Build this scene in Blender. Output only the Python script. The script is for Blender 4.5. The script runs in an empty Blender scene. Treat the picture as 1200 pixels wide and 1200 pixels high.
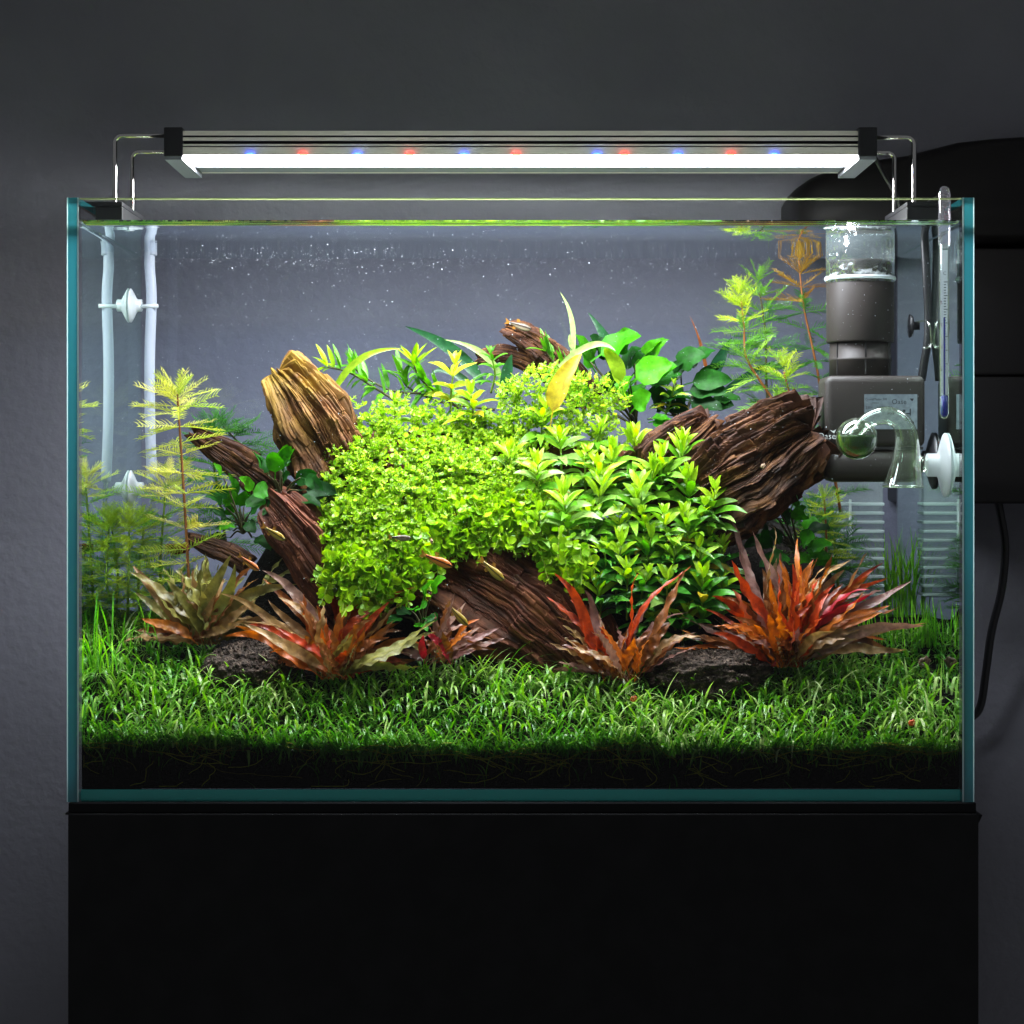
import bpy, math, random
import numpy as np
from mathutils import Vector, Matrix

scene = bpy.context.scene
C = scene.collection
rng = np.random.default_rng(11)
random.seed(11)

# ------------------------------------------------------------------ camera
S = 0.6 / 1064.0            # metres per photo pixel on the plane of the front pane (60 cm tank)
D = 1.5                     # camera to front pane
HZ = 548.0                  # photo row of the camera's height
ZC = (940 - HZ) * S
cam = bpy.data.cameras.new('camera')
cam.sensor_width = 36.0
cam.lens = 36.0 * D / (1200 * S)
cam.shift_y = (HZ - 600) / 1200.0
cam.clip_start = 0.05
cam.clip_end = 50
camo = bpy.data.objects.new('camera', cam)
C.objects.link(camo)
camo.location = (0, -D, ZC)
camo.rotation_euler = (math.radians(90), 0, 0)
scene.camera = camo

# ------------------------------------------------------------------ world: a dim room
world = bpy.data.worlds.new('World')
scene.world = world
world.use_nodes = True
wb = world.node_tree.nodes['Background']
wb.inputs[0].default_value = (0.92, 0.95, 1.0, 1)
wb.inputs[1].default_value = 0.050

LAMP_STRENGTH = 34.0

vs = scene.view_settings
vs.view_transform = 'Standard'
vs.look = 'None'
vs.exposure = 1.08
vs.gamma = 1.0
vs.use_curve_mapping = False
cy = scene.cycles
cy.use_denoising = True
cy.denoiser = 'OPENIMAGEDENOISE'
cy.denoising_input_passes = 'RGB_ALBEDO_NORMAL'
cy.denoising_prefilter = 'ACCURATE'
cy.max_bounces = 9
cy.diffuse_bounces = 5
cy.glossy_bounces = 4
cy.transmission_bounces = 4
cy.transparent_max_bounces = 24
cy.caustics_reflective = True
cy.caustics_refractive = False
cy.sample_clamp_indirect = 8.0
cy.sample_clamp_direct = 0.0
cy.use_adaptive_sampling = False
cy.blur_glossy = 0.5


# ------------------------------------------------------------------ helpers
def P(px, py, y):
    """A photo pixel at depth y (metres behind the front pane) as a point in the scene."""
    k = S * (D + y) / D
    return Vector(((px - 600) * k, y, ZC + (HZ - py) * k))


def lin(h):
    h = h.lstrip('#')
    out = []
    for i in (0, 2, 4):
        c = int(h[i:i + 2], 16) / 255.0
        out.append(c / 12.92 if c <= 0.04045 else ((c + 0.055) / 1.055) ** 2.4)
    return (out[0], out[1], out[2], 1.0)


def hash3(ix, iy, iz, seed):
    n = (ix * 374761393 + iy * 668265263 + iz * 2147483647 + seed * 1274126177) & 0xFFFFFFFF
    n = ((n ^ (n >> 13)) * 1274126177) & 0xFFFFFFFF
    n = (n ^ (n >> 16)) & 0xFFFF
    return n / 65535.0


def vnoise(p, seed=0):
    """Value noise in -1..1 at an (n,3) array of points."""
    p = np.asarray(p, float)
    i = np.floor(p).astype(np.int64)
    f = p - i
    f = f * f * (3 - 2 * f)
    r = np.zeros(len(p))
    for dx in (0, 1):
        for dy in (0, 1):
            for dz in (0, 1):
                w = (f[:, 0] if dx else 1 - f[:, 0]) * (f[:, 1] if dy else 1 - f[:, 1]) * (f[:, 2] if dz else 1 - f[:, 2])
                r += w * hash3(i[:, 0] + dx, i[:, 1] + dy, i[:, 2] + dz, seed)
    return r * 2 - 1


def fbm(p, octs=3, seed=0):
    p = np.asarray(p, float)
    r = np.zeros(len(p)); a = 1.0
    for o in range(octs):
        r += a * vnoise(p, seed + o * 17)
        p = p * 2.03
        a *= 0.5
    return r


def make_mesh(name, V, F, mat=None, smooth=True, tint=None):
    me = bpy.data.meshes.new(name)
    V = np.asarray(V, float)
    me.from_pydata(V.tolist(), [], [tuple(int(i) for i in f) for f in F])
    if mat is not None:
        for m in (mat if isinstance(mat, (list, tuple)) else [mat]):
            me.materials.append(m)
    if smooth:
        me.polygons.foreach_set('use_smooth', [True] * len(me.polygons))
    if tint is not None:
        a = me.attributes.new('tint', 'FLOAT', 'POINT')
        a.data.foreach_set('value', np.asarray(tint, np.float32))
    me.update()
    return me


def obj(name, me, parent=None, loc=None):
    o = bpy.data.objects.new(name, me)
    C.objects.link(o)
    if parent is not None:
        o.parent = parent
    if loc is not None:
        o.location = loc
    return o


def tag(o, label, cat=None, group=None, kind=None):
    o['label'] = label
    if cat:
        o['category'] = cat
    if group:
        o['group'] = group
    if kind:
        o['kind'] = kind
    return o


def thing(name, label, cat, loc, group=None):
    o = bpy.data.objects.new(name, None)
    o.empty_display_size = 0.01
    C.objects.link(o)
    o.location = loc
    return tag(o, label, cat, group)


class MB:
    """Collects shapes; build() links them as one mesh object. Coordinates are scene coordinates."""
    def __init__(self):
        self.V = []; self.F = []; self.T = []; self.M = []; self.n = 0

    def add(self, V, F, tint=0.5, mat=0):
        V = np.asarray(V, float)
        self.V.append(V)
        n = self.n
        for f in F:
            self.F.append(tuple(int(i) + n for i in f))
        self.M += [mat] * len(F)
        self.T.append(np.full(len(V), tint) if np.isscalar(tint) else np.asarray(tint))
        self.n += len(V)

    def build(self, name, mat, parent=None, smooth=True, tint=False):
        V = np.concatenate(self.V)
        if parent is not None:
            o0 = parent
            off = Vector((0, 0, 0))
            while o0 is not None:
                off += o0.location
                o0 = o0.parent
            V = V - np.array(off)
        me = make_mesh(name, V, self.F, mat, smooth, np.concatenate(self.T) if tint else None)
        if isinstance(mat, (list, tuple)):
            me.polygons.foreach_set('material_index', self.M)
        return obj(name, me, parent)


def box(mb, x0, x1, y0, y1, z0, z1, bev=0.0, mat=0):
    if bev <= 0:
        V = [(x, y, z) for z in (z0, z1) for y in (y0, y1) for x in (x0, x1)]
        F = [(0, 2, 3, 1), (4, 5, 7, 6), (0, 1, 5, 4), (2, 6, 7, 3), (0, 4, 6, 2), (1, 3, 7, 5)]
        mb.add(V, F, mat=mat)
        return
    import bmesh
    bm = bmesh.new()
    bmesh.ops.create_cube(bm, size=1.0)
    for v in bm.verts:
        v.co = Vector(((x0 + x1) / 2 + v.co.x * (x1 - x0), (y0 + y1) / 2 + v.co.y * (y1 - y0), (z0 + z1) / 2 + v.co.z * (z1 - z0)))
    bmesh.ops.bevel(bm, geom=bm.edges[:], offset=bev, segments=3, affect='EDGES', profile=0.5)
    bm.verts.index_update()
    mb.add([v.co[:] for v in bm.verts], [[v.index for v in f.verts] for f in bm.faces], mat=mat)
    bm.free()


def norm(a):
    a = np.asarray(a, float)
    l = np.linalg.norm(a, axis=-1, keepdims=True)
    return a / np.maximum(l, 1e-9)


def smooth_path(pts, per=6):
    """Catmull-Rom through the points."""
    p = [np.array(q, float) for q in pts]
    p = [2 * p[0] - p[1]] + p + [2 * p[-1] - p[-2]]
    out = []
    for i in range(1, len(p) - 2):
        for j in range(per):
            t = j / per
            a, b, c, d = p[i - 1], p[i], p[i + 1], p[i + 2]
            out.append(0.5 * (2 * b + (c - a) * t + (2 * a - 5 * b + 4 * c - d) * t * t + (3 * b - a - 3 * c + d) * t ** 3))
    out.append(p[-2])
    return np.array(out)


def frames(path):
    t = norm(np.gradient(path, axis=0))
    u = np.zeros_like(path)
    ref = np.array([0, 0, 1.0]) if abs(t[0, 2]) < 0.9 else np.array([0, 1.0, 0])
    u[0] = norm(np.cross(ref, t[0]))
    for i in range(1, len(path)):
        v = u[i - 1] - t[i] * np.dot(u[i - 1], t[i])
        u[i] = norm(v)
    return t, u, np.cross(t, u)


def tube(mb, path, r, seg=10, cap=True, tint=0.5, mat=0, flat=1.0):
    path = np.asarray(path, float)
    n = len(path)
    r = np.full(n, r) if np.isscalar(r) else np.asarray(r, float)
    t, u, v = frames(path)
    a = np.linspace(0, 2 * math.pi, seg, endpoint=False)
    ring = path[:, None, :] + r[:, None, None] * (np.cos(a)[None, :, None] * u[:, None, :] + flat * np.sin(a)[None, :, None] * v[:, None, :])
    V = ring.reshape(-1, 3)
    F = []
    for i in range(n - 1):
        for j in range(seg):
            k = (j + 1) % seg
            F.append((i * seg + j, i * seg + k, (i + 1) * seg + k, (i + 1) * seg + j))
    if cap:
        F.append(tuple(range(seg - 1, -1, -1)))
        F.append(tuple((n - 1) * seg + j for j in range(seg)))
    mb.add(V, F, tint, mat)


def lathe(mb, prof, origin, axis=(0, 0, 1), seg=32, mat=0):
    """prof: list of (radius, height along axis)."""
    ax = norm(axis)
    ref = np.array([0, 1.0, 0]) if abs(ax[1]) < 0.9 else np.array([1.0, 0, 0])
    u = norm(np.cross(ref, ax)); v = np.cross(ax, u)
    a = np.linspace(0, 2 * math.pi, seg, endpoint=False)
    V = []
    for r, h in prof:
        V.append(np.array(origin) + ax * h + r * (np.cos(a)[:, None] * u + np.sin(a)[:, None] * v))
    V = np.concatenate(V)
    F = []
    n = len(prof)
    for i in range(n - 1):
        for j in range(seg):
            k = (j + 1) % seg
            F.append((i * seg + j, i * seg + k, (i + 1) * seg + k, (i + 1) * seg + j))
    if prof[0][0] > 1e-6:
        F.append(tuple(range(seg - 1, -1, -1)))
    if prof[-1][0] > 1e-6:
        F.append(tuple((n - 1) * seg + j for j in range(seg)))
    mb.add(V, F, mat=mat)


# ------------------------------------------------------------------ materials
def new_mat(name):
    m = bpy.data.materials.new(name)
    m.use_nodes = True
    nt = m.node_tree
    nt.nodes.clear()
    out = nt.nodes.new('ShaderNodeOutputMaterial')
    return m, nt, out


def node(nt, typ, **kw):
    n = nt.nodes.new(typ)
    for k, v in kw.items():
        setattr(n, k, v)
    return n


def link(nt, a, b):
    nt.links.new(a, b)


def ramp(nt, stops, fac=None, mode='LINEAR'):
    r = nt.nodes.new('ShaderNodeValToRGB')
    r.color_ramp.interpolation = mode
    e = r.color_ramp.elements
    while len(e) < len(stops):
        e.new(0.5)
    for i, (p, c) in enumerate(stops):
        e[i].position = p
        e[i].color = c if len(c) == 4 else (*c, 1)
    if fac is not None:
        nt.links.new(fac, r.inputs[0])
    return r


def principled(name, color, rough=0.5, spec=0.5, metal=0.0, bump=None, noise_col=None):
    m, nt, out = new_mat(name)
    b = node(nt, 'ShaderNodeBsdfPrincipled')
    b.inputs['Base Color'].default_value = color
    b.inputs['Roughness'].default_value = rough
    b.inputs['Specular IOR Level'].default_value = spec
    b.inputs['Metallic'].default_value = metal
    link(nt, b.outputs[0], out.inputs[0])
    if bump or noise_col:
        tc = node(nt, 'ShaderNodeTexCoord')
    if bump:
        sc, st, dist = bump
        no = node(nt, 'ShaderNodeTexNoise')
        no.inputs['Scale'].default_value = sc
        no.inputs['Detail'].default_value = 4
        link(nt, tc.outputs['Object'], no.inputs['Vector'])
        bp = node(nt, 'ShaderNodeBump')
        bp.inputs['Strength'].default_value = st
        bp.inputs['Distance'].default_value = dist
        link(nt, no.outputs[0], bp.inputs['Height'])
        link(nt, bp.outputs[0], b.inputs['Normal'])
    if noise_col:
        sc, c2, lo, hi = noise_col
        no = node(nt, 'ShaderNodeTexNoise')
        no.inputs['Scale'].default_value = sc
        no.inputs['Detail'].default_value = 5
        link(nt, tc.outputs['Object'], no.inputs['Vector'])
        r = ramp(nt, [(lo, color), (hi, c2)], no.outputs[0])
        link(nt, r.outputs[0], b.inputs['Base Color'])
    return m


def leaf_mat(name, cols, source='object', trans=0.4, rough=0.35, back=None, vein=0.0, spot=None, spec=0.35):
    """cols: colours picked at random per leaf (object) or from the tint attribute."""
    m, nt, out = new_mat(name)
    if source == 'object':
        s = node(nt, 'ShaderNodeObjectInfo').outputs['Random']
    else:
        a = node(nt, 'ShaderNodeAttribute')
        a.attribute_name = 'tint'
        s = a.outputs['Fac']
    n = len(cols)
    r = ramp(nt, [(i / max(1, n - 1), c) for i, c in enumerate(cols)], s)
    col = r.outputs[0]
    tc = node(nt, 'ShaderNodeTexCoord')
    no = node(nt, 'ShaderNodeTexNoise')
    no.inputs['Scale'].default_value = 260
    no.inputs['Detail'].default_value = 3
    link(nt, tc.outputs['Object'], no.inputs['Vector'])
    hs = node(nt, 'ShaderNodeHueSaturation')
    mr = node(nt, 'ShaderNodeMapRange')
    mr.inputs['From Min'].default_value = 0.3; mr.inputs['From Max'].default_value = 0.7
    mr.inputs['To Min'].default_value = 0.72; mr.inputs['To Max'].default_value = 1.25
    link(nt, no.outputs[0], mr.inputs['Value'])
    link(nt, mr.outputs[0], hs.inputs['Value'])
    link(nt, col, hs.inputs['Color'])
    col = hs.outputs[0]
    if spot is not None:
        n2 = node(nt, 'ShaderNodeTexNoise')
        n2.inputs['Scale'].default_value = 90
        n2.inputs['Detail'].default_value = 4
        link(nt, tc.outputs['Object'], n2.inputs['Vector'])
        r2 = ramp(nt, [(0.52, (0, 0, 0, 1)), (0.66, (1, 1, 1, 1))], n2.outputs[0])
        mx = node(nt, 'ShaderNodeMix', data_type='RGBA')
        link(nt, r2.outputs[0], mx.inputs['Factor'])
        link(nt, col, mx.inputs['A'])
        mx.inputs['B'].default_value = spot
        col = mx.outputs['Result']
    if back is not None:
        g = node(nt, 'ShaderNodeNewGeometry')
        mx = node(nt, 'ShaderNodeMix', data_type='RGBA')
        link(nt, g.outputs['Backfacing'], mx.inputs['Factor'])
        link(nt, col, mx.inputs['A'])
        mx.inputs['B'].default_value = back
        col = mx.outputs['Result']
    b = node(nt, 'ShaderNodeBsdfPrincipled')
    b.inputs['Roughness'].default_value = rough
    b.inputs['Specular IOR Level'].default_value = spec
    link(nt, col, b.inputs['Base Color'])
    bp = node(nt, 'ShaderNodeBump')
    bp.inputs['Strength'].default_value = 0.35
    bp.inputs['Distance'].default_value = 0.0006
    link(nt, no.outputs[0], bp.inputs['Height'])
    link(nt, bp.outputs[0], b.inputs['Normal'])
    t = node(nt, 'ShaderNodeBsdfTranslucent')
    hs2 = node(nt, 'ShaderNodeHueSaturation')
    hs2.inputs['Saturation'].default_value = 1.15
    hs2.inputs['Value'].default_value = 1.25
    link(nt, col, hs2.inputs['Color'])
    link(nt, hs2.outputs[0], t.inputs['Color'])
    mx = node(nt, 'ShaderNodeMixShader')
    mx.inputs[0].default_value = trans
    link(nt, b.outputs[0], mx.inputs[1])
    link(nt, t.outputs[0], mx.inputs[2])
    link(nt, mx.outputs[0], out.inputs[0])
    return m


def clear_mat(name, tint=(1, 1, 1, 1), edge=2.5, base=0.04, maxf=0.9, rough=0.02, gloss=(1, 1, 1, 1), bump=None, body=None, body_amt=0.0):
    """Clear glass or plastic: light goes straight through, edges turn reflective."""
    m, nt, out = new_mat(name)
    tr = node(nt, 'ShaderNodeBsdfTransparent'); tr.inputs[0].default_value = tint
    gl = node(nt, 'ShaderNodeBsdfGlossy'); gl.inputs['Color'].default_value = gloss
    gl.inputs['Roughness'].default_value = rough
    lw = node(nt, 'ShaderNodeLayerWeight'); lw.inputs['Blend'].default_value = 0.5
    pw = node(nt, 'ShaderNodeMath', operation='POWER'); pw.inputs[1].default_value = edge
    link(nt, lw.outputs['Facing'], pw.inputs[0])
    mr = node(nt, 'ShaderNodeMapRange')
    mr.inputs['To Min'].default_value = base; mr.inputs['To Max'].default_value = maxf
    link(nt, pw.outputs[0], mr.inputs['Value'])
    if bump:
        tc = node(nt, 'ShaderNodeTexCoord')
        no = node(nt, 'ShaderNodeTexNoise'); no.inputs['Scale'].default_value = bump[0]
        link(nt, tc.outputs['Object'], no.inputs['Vector'])
        bp = node(nt, 'ShaderNodeBump'); bp.inputs['Strength'].default_value = bump[1]
        bp.inputs['Distance'].default_value = bump[2]
        link(nt, no.outputs[0], bp.inputs['Height'])
        link(nt, bp.outputs[0], gl.inputs['Normal'])
        link(nt, bp.outputs[0], lw.inputs['Normal'])
    mx = node(nt, 'ShaderNodeMixShader')
    link(nt, mr.outputs[0], mx.inputs[0])
    link(nt, tr.outputs[0], mx.inputs[1])
    link(nt, gl.outputs[0], mx.inputs[2])
    last = mx
    if body is not None:
        df = node(nt, 'ShaderNodeBsdfPrincipled'); df.inputs['Base Color'].default_value = body
        df.inputs['Roughness'].default_value = 0.3
        tl = node(nt, 'ShaderNodeBsdfTranslucent'); tl.inputs[0].default_value = body
        m1 = node(nt, 'ShaderNodeMixShader'); m1.inputs[0].default_value = 0.5
        link(nt, df.outputs[0], m1.inputs[1]); link(nt, tl.outputs[0], m1.inputs[2])
        m2 = node(nt, 'ShaderNodeMixShader'); m2.inputs[0].default_value = body_amt
        link(nt, mx.outputs[0], m2.inputs[1]); link(nt, m1.outputs[0], m2.inputs[2])
        last = m2
    link(nt, last.outputs[0], out.inputs[0])
    return m


def wood_mat(name, dark, mid, light, top_tint=None):
    m, nt, out = new_mat(name)
    tc = node(nt, 'ShaderNodeTexCoord')
    at = node(nt, 'ShaderNodeAttribute'); at.attribute_name = 'tint'
    no = node(nt, 'ShaderNodeTexNoise'); no.inputs['Scale'].default_value = 85; no.inputs['Detail'].default_value = 6
    no.inputs['Roughness'].default_value = 0.65
    link(nt, tc.outputs['Object'], no.inputs['Vector'])
    uv = node(nt, 'ShaderNodeAttribute'); uv.attribute_name = 'grain'
    ng = node(nt, 'ShaderNodeTexNoise'); ng.inputs['Scale'].default_value = 1.0; ng.inputs['Detail'].default_value = 5
    ng.inputs['Roughness'].default_value = 0.6
    link(nt, uv.outputs['Vector'], ng.inputs['Vector'])
    mixf = node(nt, 'ShaderNodeMath', operation='ADD')
    mul = node(nt, 'ShaderNodeMath', operation='MULTIPLY'); mul.inputs[1].default_value = 0.4
    link(nt, no.outputs[0], mul.inputs[0])
    mul2 = node(nt, 'ShaderNodeMath', operation='MULTIPLY'); mul2.inputs[1].default_value = 0.6
    link(nt, ng.outputs[0], mul2.inputs[0])
    link(nt, mul.outputs[0], mixf.inputs[0]); link(nt, mul2.outputs[0], mixf.inputs[1])
    r = ramp(nt, [(0.36, dark), (0.5, mid), (0.66, light)], mixf.outputs[0])
    col = r.outputs[0]
    if top_tint is not None:  # second colour blended in mottled, weighted by the tint attribute
        g = node(nt, 'ShaderNodeTexNoise'); g.inputs['Scale'].default_value = 45; g.inputs['Detail'].default_value = 4
        link(nt, tc.outputs['Object'], g.inputs['Vector'])
        mm = node(nt, 'ShaderNodeMath', operation='MULTIPLY')
        r2 = ramp(nt, [(0.35, (0, 0, 0, 1)), (0.6, (1, 1, 1, 1))], g.outputs[0])
        link(nt, r2.outputs[0], mm.inputs[0]); link(nt, at.outputs['Fac'], mm.inputs[1])
        mx = node(nt, 'ShaderNodeMix', data_type='RGBA')
        link(nt, mm.outputs[0], mx.inputs['Factor'])
        link(nt, col, mx.inputs['A']); mx.inputs['B'].default_value = top_tint
        col = mx.outputs['Result']
    b = node(nt, 'ShaderNodeBsdfPrincipled')
    b.inputs['Roughness'].default_value = 0.6
    b.inputs['Specular IOR Level'].default_value = 0.18
    link(nt, col, b.inputs['Base Color'])
    bp = node(nt, 'ShaderNodeBump'); bp.inputs['Strength'].default_value = 0.8; bp.inputs['Distance'].default_value = 0.0016
    link(nt, mixf.outputs[0], bp.inputs['Height'])
    link(nt, bp.outputs[0], b.inputs['Normal'])
    link(nt, b.outputs[0], out.inputs[0])
    return m


def pane_mat(name):
    """Sheet of clear tank glass."""
    m, nt, out = new_mat(name)
    tr = node(nt, 'ShaderNodeBsdfTransparent'); tr.inputs[0].default_value = (0.985, 0.992, 0.992, 1)
    gl = node(nt, 'ShaderNodeBsdfGlossy'); gl.inputs['Roughness'].default_value = 0.01
    fr = node(nt, 'ShaderNodeFresnel'); fr.inputs[0].default_value = 1.36
    g = node(nt, 'ShaderNodeNewGeometry')
    mx = node(nt, 'ShaderNodeMix', data_type='FLOAT')
    link(nt, g.outputs['Backfacing'], mx.inputs['Factor'])
    link(nt, fr.outputs[0], mx.inputs['A']); mx.inputs['B'].default_value = 0.004
    ms = node(nt, 'ShaderNodeMixShader')
    link(nt, mx.outputs['Result'], ms.inputs[0])
    link(nt, tr.outputs[0], ms.inputs[1]); link(nt, gl.outputs[0], ms.inputs[2])
    link(nt, ms.outputs[0], out.inputs[0])
    return m


def edge_mat(name, col, amt=0.85):
    m, nt, out = new_mat(name)
    tl = node(nt, 'ShaderNodeBsdfTranslucent'); tl.inputs[0].default_value = col
    df = node(nt, 'ShaderNodeBsdfDiffuse'); df.inputs[0].default_value = col
    gl = node(nt, 'ShaderNodeBsdfGlossy'); gl.inputs['Roughness'].default_value = 0.15
    m0 = node(nt, 'ShaderNodeMixShader'); m0.inputs[0].default_value = 0.25
    link(nt, tl.outputs[0], m0.inputs[1]); link(nt, df.outputs[0], m0.inputs[2])
    m1 = node(nt, 'ShaderNodeMixShader'); m1.inputs[0].default_value = 1 - amt
    link(nt, m0.outputs[0], m1.inputs[1]); link(nt, gl.outputs[0], m1.inputs[2])
    link(nt, m1.outputs[0], out.inputs[0])
    return m


def water_side_mat(name):
    m, nt, out = new_mat(name)
    tr = node(nt, 'ShaderNodeBsdfTransparent'); tr.inputs[0].default_value = (0.90, 0.925, 1.0, 1)
    gl = node(nt, 'ShaderNodeBsdfGlossy'); gl.inputs['Roughness'].default_value = 0.0
    gl.inputs['Color'].default_value = (0.80, 0.93, 0.86, 1)
    fr = node(nt, 'ShaderNodeFresnel'); fr.inputs[0].default_value = 1.33
    g = node(nt, 'ShaderNodeNewGeometry')
    mu = node(nt, 'ShaderNodeMath', operation='MULTIPLY')     # only the water's inner side mirrors: outside it lies on glass
    link(nt, fr.outputs[0], mu.inputs[0]); link(nt, g.outputs['Backfacing'], mu.inputs[1])
    ms = node(nt, 'ShaderNodeMixShader')
    link(nt, mu.outputs[0], ms.inputs[0])
    link(nt, tr.outputs[0], ms.inputs[1]); link(nt, gl.outputs[0], ms.inputs[2])
    link(nt, ms.outputs[0], out.inputs[0])
    return m


def water_top_mat(name, lo, hi, maxf, bump=0.25):
    m, nt, out = new_mat(name)
    tr = node(nt, 'ShaderNodeBsdfTransparent'); tr.inputs[0].default_value = (0.99, 1, 1, 1)
    gl = node(nt, 'ShaderNodeBsdfGlossy'); gl.inputs['Roughness'].default_value = 0.02
    gl.inputs['Color'].default_value = (0.9, 0.95, 0.95, 1)
    lw = node(nt, 'ShaderNodeLayerWeight'); lw.inputs['Blend'].default_value = 0.5
    mr = node(nt, 'ShaderNodeMapRange', interpolation_type='SMOOTHSTEP')
    mr.inputs['From Min'].default_value = lo; mr.inputs['From Max'].default_value = hi
    mr.inputs['To Min'].default_value = 0.03; mr.inputs['To Max'].default_value = maxf
    link(nt, lw.outputs['Facing'], mr.inputs['Value'])
    tc = node(nt, 'ShaderNodeTexCoord')
    mp = node(nt, 'ShaderNodeMapping'); mp.inputs['Scale'].default_value = (28, 70, 1)
    link(nt, tc.outputs['Object'], mp.inputs['Vector'])
    no = node(nt, 'ShaderNodeTexNoise'); no.inputs['Scale'].default_value = 1.0; no.inputs['Detail'].default_value = 2
    link(nt, mp.outputs[0], no.inputs['Vector'])
    bp = node(nt, 'ShaderNodeBump'); bp.inputs['Strength'].default_value = bump; bp.inputs['Distance'].default_value = 0.0012
    link(nt, no.outputs[0], bp.inputs['Height'])
    link(nt, bp.outputs[0], gl.inputs['Normal'])
    ms = node(nt, 'ShaderNodeMixShader')
    link(nt, mr.outputs[0], ms.inputs[0])
    link(nt, tr.outputs[0], ms.inputs[1]); link(nt, gl.outputs[0], ms.inputs[2])
    link(nt, ms.outputs[0], out.inputs[0])
    return m


def emit_mat(name, col, strength):
    m, nt, out = new_mat(name)
    e = node(nt, 'ShaderNodeEmission'); e.inputs[0].default_value = col; e.inputs[1].default_value = strength
    link(nt, e.outputs[0], out.inputs[0])
    return m


M = {}
M['wall'] = principled('wall_paint', (0.228, 0.226, 0.258, 1), 0.8, 0.2, bump=(110, 0.6, 0.0022), noise_col=(9, (0.196, 0.194, 0.224, 1), 0.35, 0.7))
M['pane'] = pane_mat('tank_glass')
M['edge'] = edge_mat('glass_edge', (0.028, 0.24, 0.28, 1), 0.9)
M['rim_line'] = edge_mat('ground_rim', (0.30, 0.36, 0.16, 1), 0.7)
M['edge_bottom'] = principled('bottom_glass_edge', (0.03, 0.44, 0.40, 1), 0.2, 0.5)  # brighter diffuse teal stands in for light piped through the pane
M['edge_line'] = edge_mat('glass_edge_line', (0.55, 0.8, 0.8, 1), 0.8)
M['silicone'] = clear_mat('silicone_seam', tint=(0.8, 0.86, 0.86, 1), base=0.1, maxf=0.5, rough=0.3)
M['water_side'] = water_side_mat('water_side')
M['water_top'] = water_top_mat('water_surface', 0.74, 0.87, 0.97)
M['meniscus'] = water_top_mat('water_meniscus', 0.0, 0.05, 0.9, 0.05)
M['black_cab'] = principled('black_cabinet', (0.0075, 0.0075, 0.0078, 1), 0.7, 0.3, bump=(900, 0.2, 0.0004), noise_col=(40, (0.0115, 0.0115, 0.012, 1), 0.4, 0.7))
M['mat_strip'] = principled('foam_mat', (0.012, 0.012, 0.013, 1), 0.9, 0.2, bump=(1500, 0.6, 0.0006))
M['black_plastic'] = principled('black_plastic', (0.012, 0.012, 0.014, 1), 0.45, 0.45)
M['black_matte'] = principled('black_matte_shell', (0.009, 0.008, 0.008, 1), 0.45, 0.25, bump=(1200, 0.15, 0.0004))
M['alu'] = principled('brushed_aluminium', (0.80, 0.76, 0.66, 1), 0.45, 0.5, metal=0.25, bump=(700, 0.15, 0.0002))
M['groove'] = principled('dark_groove', (0.02, 0.02, 0.022, 1), 0.6, 0.3)
M['cap_grey'] = principled('cap_grey', (0.16, 0.17, 0.19, 1), 0.5, 0.4)
M['chrome'] = principled('polished_steel', (0.82, 0.8, 0.77, 1), 0.12, 0.5, metal=1.0)
M['panel'] = emit_mat('lamp_panel_light', (0.96, 0.97, 0.97, 1), LAMP_STRENGTH)
M['led_w'] = emit_mat('led_white', (0.92, 0.97, 1.0, 1), 26)
M['led_r'] = emit_mat('led_red', (1.0, 0.03, 0.02, 1), 26)
M['led_b'] = emit_mat('led_blue', (0.03, 0.10, 1.0, 1), 34)
M['soil'] = principled('dark_soil', (0.006, 0.0045, 0.0035, 1), 0.9, 0.15, bump=(700, 1.0, 0.002), noise_col=(500, (0.018, 0.013, 0.010, 1), 0.45, 0.7))
M['granule'] = principled('soil_granule', (0.022, 0.015, 0.011, 1), 0.85, 0.2, bump=(2500, 0.6, 0.0004))
M['crumb'] = principled('soil_crumb', (0.045, 0.028, 0.020, 1), 0.9, 0.15, noise_col=(300, (0.016, 0.011, 0.009, 1), 0.4, 0.6))
M['stone'] = principled('dark_lava_stone', (0.040, 0.028, 0.022, 1), 0.9, 0.15, bump=(600, 1.0, 0.003), noise_col=(240, (0.12, 0.08, 0.06, 1), 0.45, 0.7))
M['wood_a'] = wood_mat('driftwood_brown', lin('24140c'), lin('5e3a20'), lin('94683c'), lin('8a6c24'))
M['wood_b'] = wood_mat('driftwood_red_brown', lin('20100a'), lin('562c1e'), lin('8a5236'))
M['wood_c'] = wood_mat('driftwood_dark', lin('140b08'), lin('402416'), lin('825632'))
M['filter'] = principled('grey_filter_plastic', (0.024, 0.0195, 0.017, 1), 0.5, 0.25, bump=(1400, 0.12, 0.0003))
M['filter_dark'] = principled('dark_filter_gap', (0.014, 0.012, 0.012, 1), 0.6, 0.3)
M['label'] = principled('label_grey', (0.15, 0.175, 0.20, 1), 0.5, 0.3, noise_col=(300, (0.105, 0.125, 0.145, 1), 0.4, 0.65))
M['print'] = principled('label_print', (0.02, 0.022, 0.026, 1), 0.7, 0.2)
M['print_white'] = principled('white_print', (0.7, 0.7, 0.7, 1), 0.6, 0.2)
M['clear'] = clear_mat('clear_plastic', tint=(0.95, 0.97, 0.96, 1), edge=2.2, base=0.05, maxf=0.8, rough=0.05, body=(0.75, 0.82, 0.82, 1), body_amt=0.20)
M['rib'] = clear_mat('clear_plastic_rib', tint=(0.85, 0.9, 0.9, 1), edge=1.5, base=0.1, maxf=0.8, rough=0.1, body=(0.85, 0.92, 0.92, 1), body_amt=0.72)
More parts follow.
